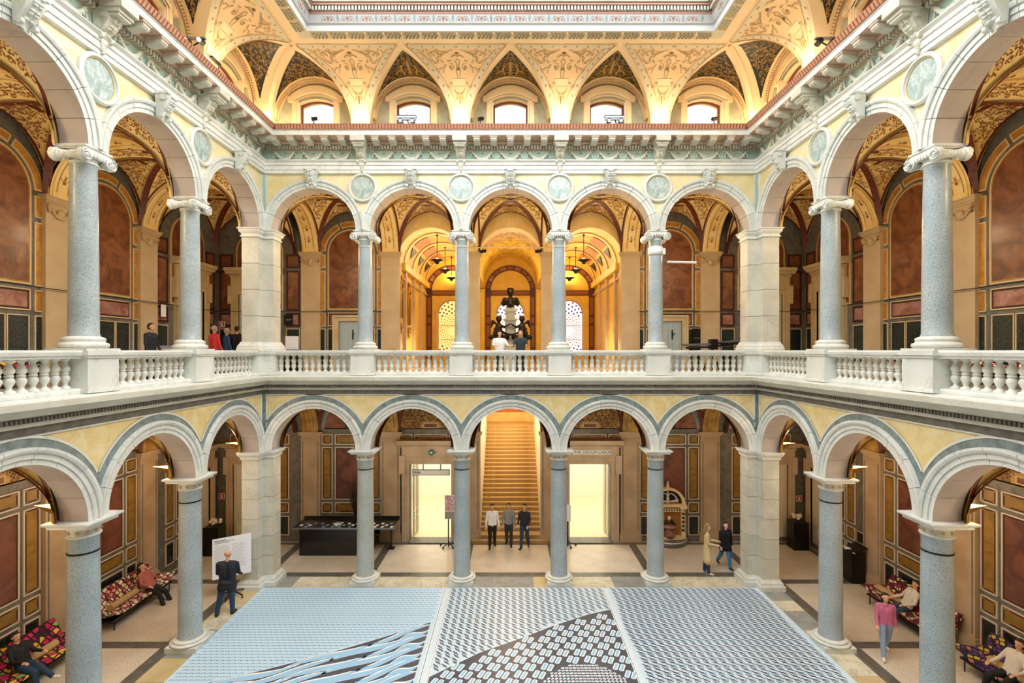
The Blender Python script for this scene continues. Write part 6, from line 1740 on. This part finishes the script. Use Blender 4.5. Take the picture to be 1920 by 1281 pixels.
def person(lab, loc, rot, H=1.72, z0=0.0, top='jacket_black', pants='jeans', shoe='shoe_dark', hair='hair_dark', skin='skin', legs=((.0,.0,.06),(.0,.0,.06)), arms=((.1,.2,.25),(.1,.2,.25)),
           lean=0, pelvis=None, skirt=0, longhair=False, bald=False, wide=1.0, headpitch=0.0, headyaw=0.0, group=None, tilt=0, extra=None, footp=None):
    """legs: (thigh pitch, knee bend, spread); arms: (shoulder pitch, outward, elbow bend). Faces -Y before rotation."""
    f = H/1.75; pz = (pelvis if pelvis is not None else .93*f); P = []
    pel = Vector((0, 0, pz)); up = Vector((math.sin(tilt), -math.sin(lean), math.cos(lean))).normalized()
    chest = pel+up*.33*f; neck = pel+up*.52*f; fw = Vector((0, -1, 0))
    for sx in (-1, 1):
        o_ = Vector((sx*.075*f*wide, 0, 0))
        P.append((pel+o_*1.1, pel+o_+up*.18*f, .105*f, .095*f*wide, top)); P.append((pel+o_+up*.18*f, chest+o_*1.15+up*.06*f, .098*f*wide, .105*f*wide, top))
        P.append((neck+up*-.02*f, neck+Vector((sx*.15*f*wide, 0, 0))-up*.045*f, .055*f, .058*f, top))
    P.append((pel, chest, .10*f, .11*f, top)); P.append((neck-up*.02*f, neck+up*.08*f, .052*f, .048*f, 'skinX'))
    hp = neck+up*.17*f+fw*.03*f
    Rh = Matrix.Rotation(headyaw, 3, 'Z') @ Matrix.Rotation(headpitch, 3, 'X')
    q = lambda x, y, z: hp+Rh @ Vector((x*f, y*f, z*f))
    P += [(q(0,.015,.045), q(0,.0,.04), .088*f, .085*f, 'skinX'), (q(0,-.02,-.03), q(0,-.03,-.06), .066*f, .05*f, 'skinX'), (q(0,-.085,.01), q(0,-.104,-.018), .012*f, .016*f, 'skinX'),
          (q(-.086,.01,.005), q(-.086,.012,.02), .018*f, .016*f, 'skinX'), (q(.086,.01,.005), q(.086,.012,.02), .018*f, .016*f, 'skinX')]
    for i, sx in enumerate((-1, 1)):
        p, k_, o = legs[i]; hip = pel+Vector((sx*.085*f, 0, -.02*f)); kn = hip+dv(p, o, sx)*.43*f; an = kn+dv(p-k_, o*.6, sx)*.41*f
        P += [(hip, kn, .104*f, .076*f, pants), (kn, an, .074*f, .058*f, pants)]
        fp = (footp[i] if footp else 0); toe = an+Vector((sx*.03*f, -math.cos(fp)*.155*f, -.035*f+math.sin(fp)*.15*f)); P += [(an+Vector((0, .03*f, -.025*f)), an+Vector((0,.01*f,-.03*f)), .046*f, .044*f, shoe), (an+Vector((0,0,-.03*f)), toe, .044*f, .034*f, shoe)]
        if skirt: P.append((hip+Vector((-sx*.02, 0, .05)), hip+dv(p*.6, o+.06, sx)*skirt*f, .115*f, .135*f, top)); P.append((pel, pel+Vector((0, 0, -skirt*f*.95)), .10*f, .12*f, top))
        p, o, e = arms[i]; sh = neck+Vector((sx*.185*f*wide, 0, 0))-up*.06*f; el = sh+dv(p, o, sx)*.28*f; wr = el+dv(p+e, o*.35-.15*(e > .6), sx)*.24*f
        P += [(sh, el, .058*f, .046*f, top), (el, wr, .046*f, .034*f, top)]
        hd = (wr-el).normalized(); pm = wr+hd*.085*f; lat = hd.cross(Vector((0, 0, 1)) if abs(hd.z) < .9 else Vector((0, 1, 0))).normalized(); nrm = hd.cross(lat)
        P += [(wr, pm, .024*f, .030*f, 'skinX'), (wr+hd*.03*f+lat*.02*f, pm+lat*.018*f, .016*f, .018*f, 'skinX'), (wr+hd*.03*f-lat*.02*f, pm-lat*.018*f, .016*f, .018*f, 'skinX')]
        for j, (dl, ln) in enumerate(((-.033, .060), (-.011, .078), (.011, .074), (.033, .058))):
            a = pm+lat*dl*f; b = a+(hd+nrm*.25).normalized()*ln*.55*f; c = b+(hd+nrm*.8).normalized()*ln*.5*f; P += [(a, b, .0105*f, .0098*f, 'skinX'), (b, c, .0098*f, .0085*f, 'skinX')]
        th = wr+hd*.02*f-lat*.03*f*sx; P.append((th, th+(hd-lat*sx*.9).normalized()*.06*f, .012*f, .010*f, 'skinX'))
    P = [(a, b, c, d, skin if m == 'skinX' else m) for a, b, c, d, m in P]
    ms = [top, pants, shoe, skin]
    if extra: P += extra(f, pel, neck, chest, hp); ms += [m for *_, m in P if m not in ms]
    ms = list(dict.fromkeys(ms))
    me = blob_mesh('person', P, .0135, skin, ms, 3)
    o = link('person', me, mw=Matrix.Translation(Vector((loc[0]*S, loc[1]*S, z0))) @ Matrix.Rotation(rot, 4, 'Z'), label=lab, cat='person', group=group)
    if not bald:
        HP = [(q(0,.035,.062), q(0,.012,.066), .086*f, .080*f, hair), (q(0,.065,.03), q(0,.06,-.01), .07*f, .06*f, hair), (q(-.05,.03,.06), q(-.055,.035,.02), .052*f, .04*f, hair), (q(.05,.03,.06), q(.055,.035,.02), .052*f, .04*f, hair)]
        if longhair: HP += [(q(sx*.055,.05,.03), q(sx*.075,.045,-.20), .05*f, .035*f, hair) for sx in (-1, 1)]+[(q(0,.075,.0), q(0,.085,-.24), .06*f, .045*f, hair)]
        link('hair', blob_mesh('hair', HP, .014, hair, [hair], 2), o)
    mb = MB()
    for sx in (-1, 1): c = q(sx*.032, -.078, .022)/S; mb.ball(tuple(c), .0085*f/S, 'eye_dark', 6, 4)
    link('eyes', mb.build('eyes'), o)
    mb = MB(); c = q(0, -.083, -.048)/S; mb.ball(tuple(c), (.022*f/S, .008*f/S, .006*f/S), 'lips', 8, 4); link('mouth', mb.build('mouth'), o)
    return o
UF = (HE-.262)*S
def bag(f, pel, neck, chest, hp): return [(pel+Vector((-.13,.16,-.02)), pel+Vector((.07,.17,.0)), .075, .075, 'bag_dark'), (pel+Vector((-.13,.16,-.12)), pel+Vector((.07,.17,-.12)), .07, .07, 'bag_dark'), (neck+Vector((.13,.07,-.04)), chest+Vector((.05,.13,0)), .016, .016, 'bag_dark'), (chest+Vector((.05,.13,0)), pel+Vector((-.02,.16,.03)), .016, .016, 'bag_dark')]
person('man in a dark jacket and jeans seen from behind, reading the white board', (-2.56, 4.47), PI+.12, 1.92, 0.003, 'jacket_navy', 'jeans', 'shoe_dark', 'hair_grey', 'skin', legs=((.05,.05,.05),(-.10,.02,.22)), arms=((.15,.14,.9),(.15,.14,.9)), wide=1.3, bald=True, headpitch=-.15, skirt=.16, extra=bag)
person('woman in a beige knee-length coat holding a paper, by the right corner pier', (2.11, 5.30), PI/2-.35, 1.76, 0, 'coat_beige', 'jeans', 'shoe_white', 'hair_blond', 'skin_pale', legs=((.06,.02,.04),(-.08,.05,.04)), arms=((.15,.1,1.35),(.25,.1,1.3)), skirt=.42, longhair=True, headpitch=.25)
person('woman in a black jacket and blue jeans with long dark hair, walking', (2.36, 5.42), .12, 1.68, 0, 'jacket_black', 'jeans_blue', 'shoe_dark', 'hair_dark', 'skin_pale', legs=((-.30,.35,.04),(.16,.05,.04)), arms=((.1,.14,.3),(-.1,.14,.2)), skirt=.16, longhair=True, wide=1.1)
person('white-haired reader in a black jacket with a white stripe at the right wall', (3.38, 5.13), PI/2-.15, 1.66, 0, 'jacket_black', 'trousers_brown', 'shoe_dark', 'hair_grey', 'skin_pale', arms=((.5,.1,.95),(.5,.1,.95)), lean=.12, headpitch=.4, wide=1.1,
       extra=lambda f, pel, neck, chest, hp: [(neck+Vector((.15,.02,-.02)), neck+Vector((.24,-.06,-.25)), .045, .040, 'shirt_white')])
mb = MB(); mb.box(-.045, .045, -.035, .035, 0, .006, 'board_white'); mb.box(-.002, .002, -.035, .035, .006, .009, 'text_grey')
link('open_book', mb.build('open_book'), mw=M_side(3, -2.62, D1-.225, -HE+.345), label='open white book held by the reader at the lectern', cat='book')
person('woman in a rose top reclining on the cream flowered sofa', (-3.42, 4.70), PI/2-.1, 1.72, 0, 'top_rose', 'trousers_black', 'shoe_dark', 'hair_dark', 'skin', legs=((1.20,.75,.10),(1.05,.60,.16)), arms=((.55,.25,.8),(.7,.2,.9)), lean=-.55, pelvis=.50, longhair=True)
person('person in blue jeans with crossed legs on the magenta sofa', (-3.47, 3.52), PI/2-.1, 1.7, 0, 'jacket_black', 'jeans', 'shoe_white', 'hair_dark', 'skin', legs=((1.40,1.2,.05),(1.55,.35,-.18)), arms=((.6,.2,.9),(.7,.2,.9)), lean=-.35, pelvis=.50)
person('man in a white shirt and dark trousers on the burgundy sofa', (3.47, 4.33), -PI/2-.15, 1.75, 0, 'shirt_white', 'jeans', 'shoe_dark', 'hair_dark', 'skin', legs=((1.30,1.0,.18),(1.25,.8,.15)), arms=((.5,.35,.8),(.5,.3,.9)), lean=-.42, pelvis=.50)
person('person in a white shirt and black trousers on the violet sofa', (3.47, 3.42), -PI/2+.1, 1.75, 0, 'shirt_white', 'trousers_black', 'shoe_dark', 'hair_dark', 'skin', legs=((1.35,1.2,.18),(1.35,1.0,.22)), arms=((.5,.35,.8),(.5,.3,.9)), lean=-.35, pelvis=.50)
person('walker in a pink top and pale jeans in the right gallery', (2.93, 3.86), -.35, 1.64, 0, 'jacket_pink', 'jeans_pale', 'shoe_white', 'hair_dark', 'skin', legs=((.32,.1,.03),(-.25,.35,.03)), arms=((.25,.15,.4),(-.2,.15,.4)), longhair=True)
person('visitor in white and black at the left foot of the stair', (-.22, 6.0), .1, 1.74, 0, 'coat_white', 'trousers_black', 'shoe_dark', 'hair_dark', 'skin', legs=((.15,.05,.03),(-.15,.2,.03)))
person('visitor in a grey top and teal trousers in the middle before the stair', (-.02, 6.06), -.1, 1.70, 0, 'top_grey', 'top_dark_teal', 'shoe_dark', 'hair_dark', 'skin', legs=((-.12,.2,.03),(.15,.05,.03)))
person('visitor in dark blue with bare forearms at the right foot of the stair', (.17, 5.98), -.25, 1.76, 0, 'jacket_navy', 'jeans', 'shoe_dark', 'hair_dark', 'skin', legs=((.18,.05,.03),(-.18,.25,.03)), arms=((.2,.15,.8),(.2,.15,.8)))
person('person in a bright red jacket in the upper left corner gallery', (-3.27, 5.45), 2.6, 1.76, UF, 'jacket_red', 'trousers_black', hair='hair_grey', wide=1.25)
person('person in a blue jacket beside the red jacket, upper left corner', (-3.19, 5.55), 2.4, 1.68, UF, 'jacket_blue', 'trousers_black', hair='hair_grey')
person('person in black facing the door, upper left corner', (-3.10, 5.60), 3.2, 1.76, UF, 'jacket_black', 'trousers_black', hair='hair_dark', wide=1.15)
person('person in a white puffy jacket leaning at the middle balustrade', (-.125, 5.62), .35, 1.58, UF, 'coat_white', 'trousers_black', hair='hair_dark', wide=1.3, arms=((.6,.25,.9),(.6,.25,.9)))
person('woman in a dark patterned coat at the middle balustrade', (.115, 5.60), -.1, 1.60, UF, 'top_dark_teal', 'trousers_black', hair='hair_blond', longhair=True, wide=1.15, arms=((.4,.3,1.2),(.4,.3,1.2)))
person('person in dark clothes passing along the upper left gallery', (-3.22, 4.42), PI/2, 1.66, UF, 'jacket_navy', 'trousers_black', hair='hair_dark', wide=1.1)
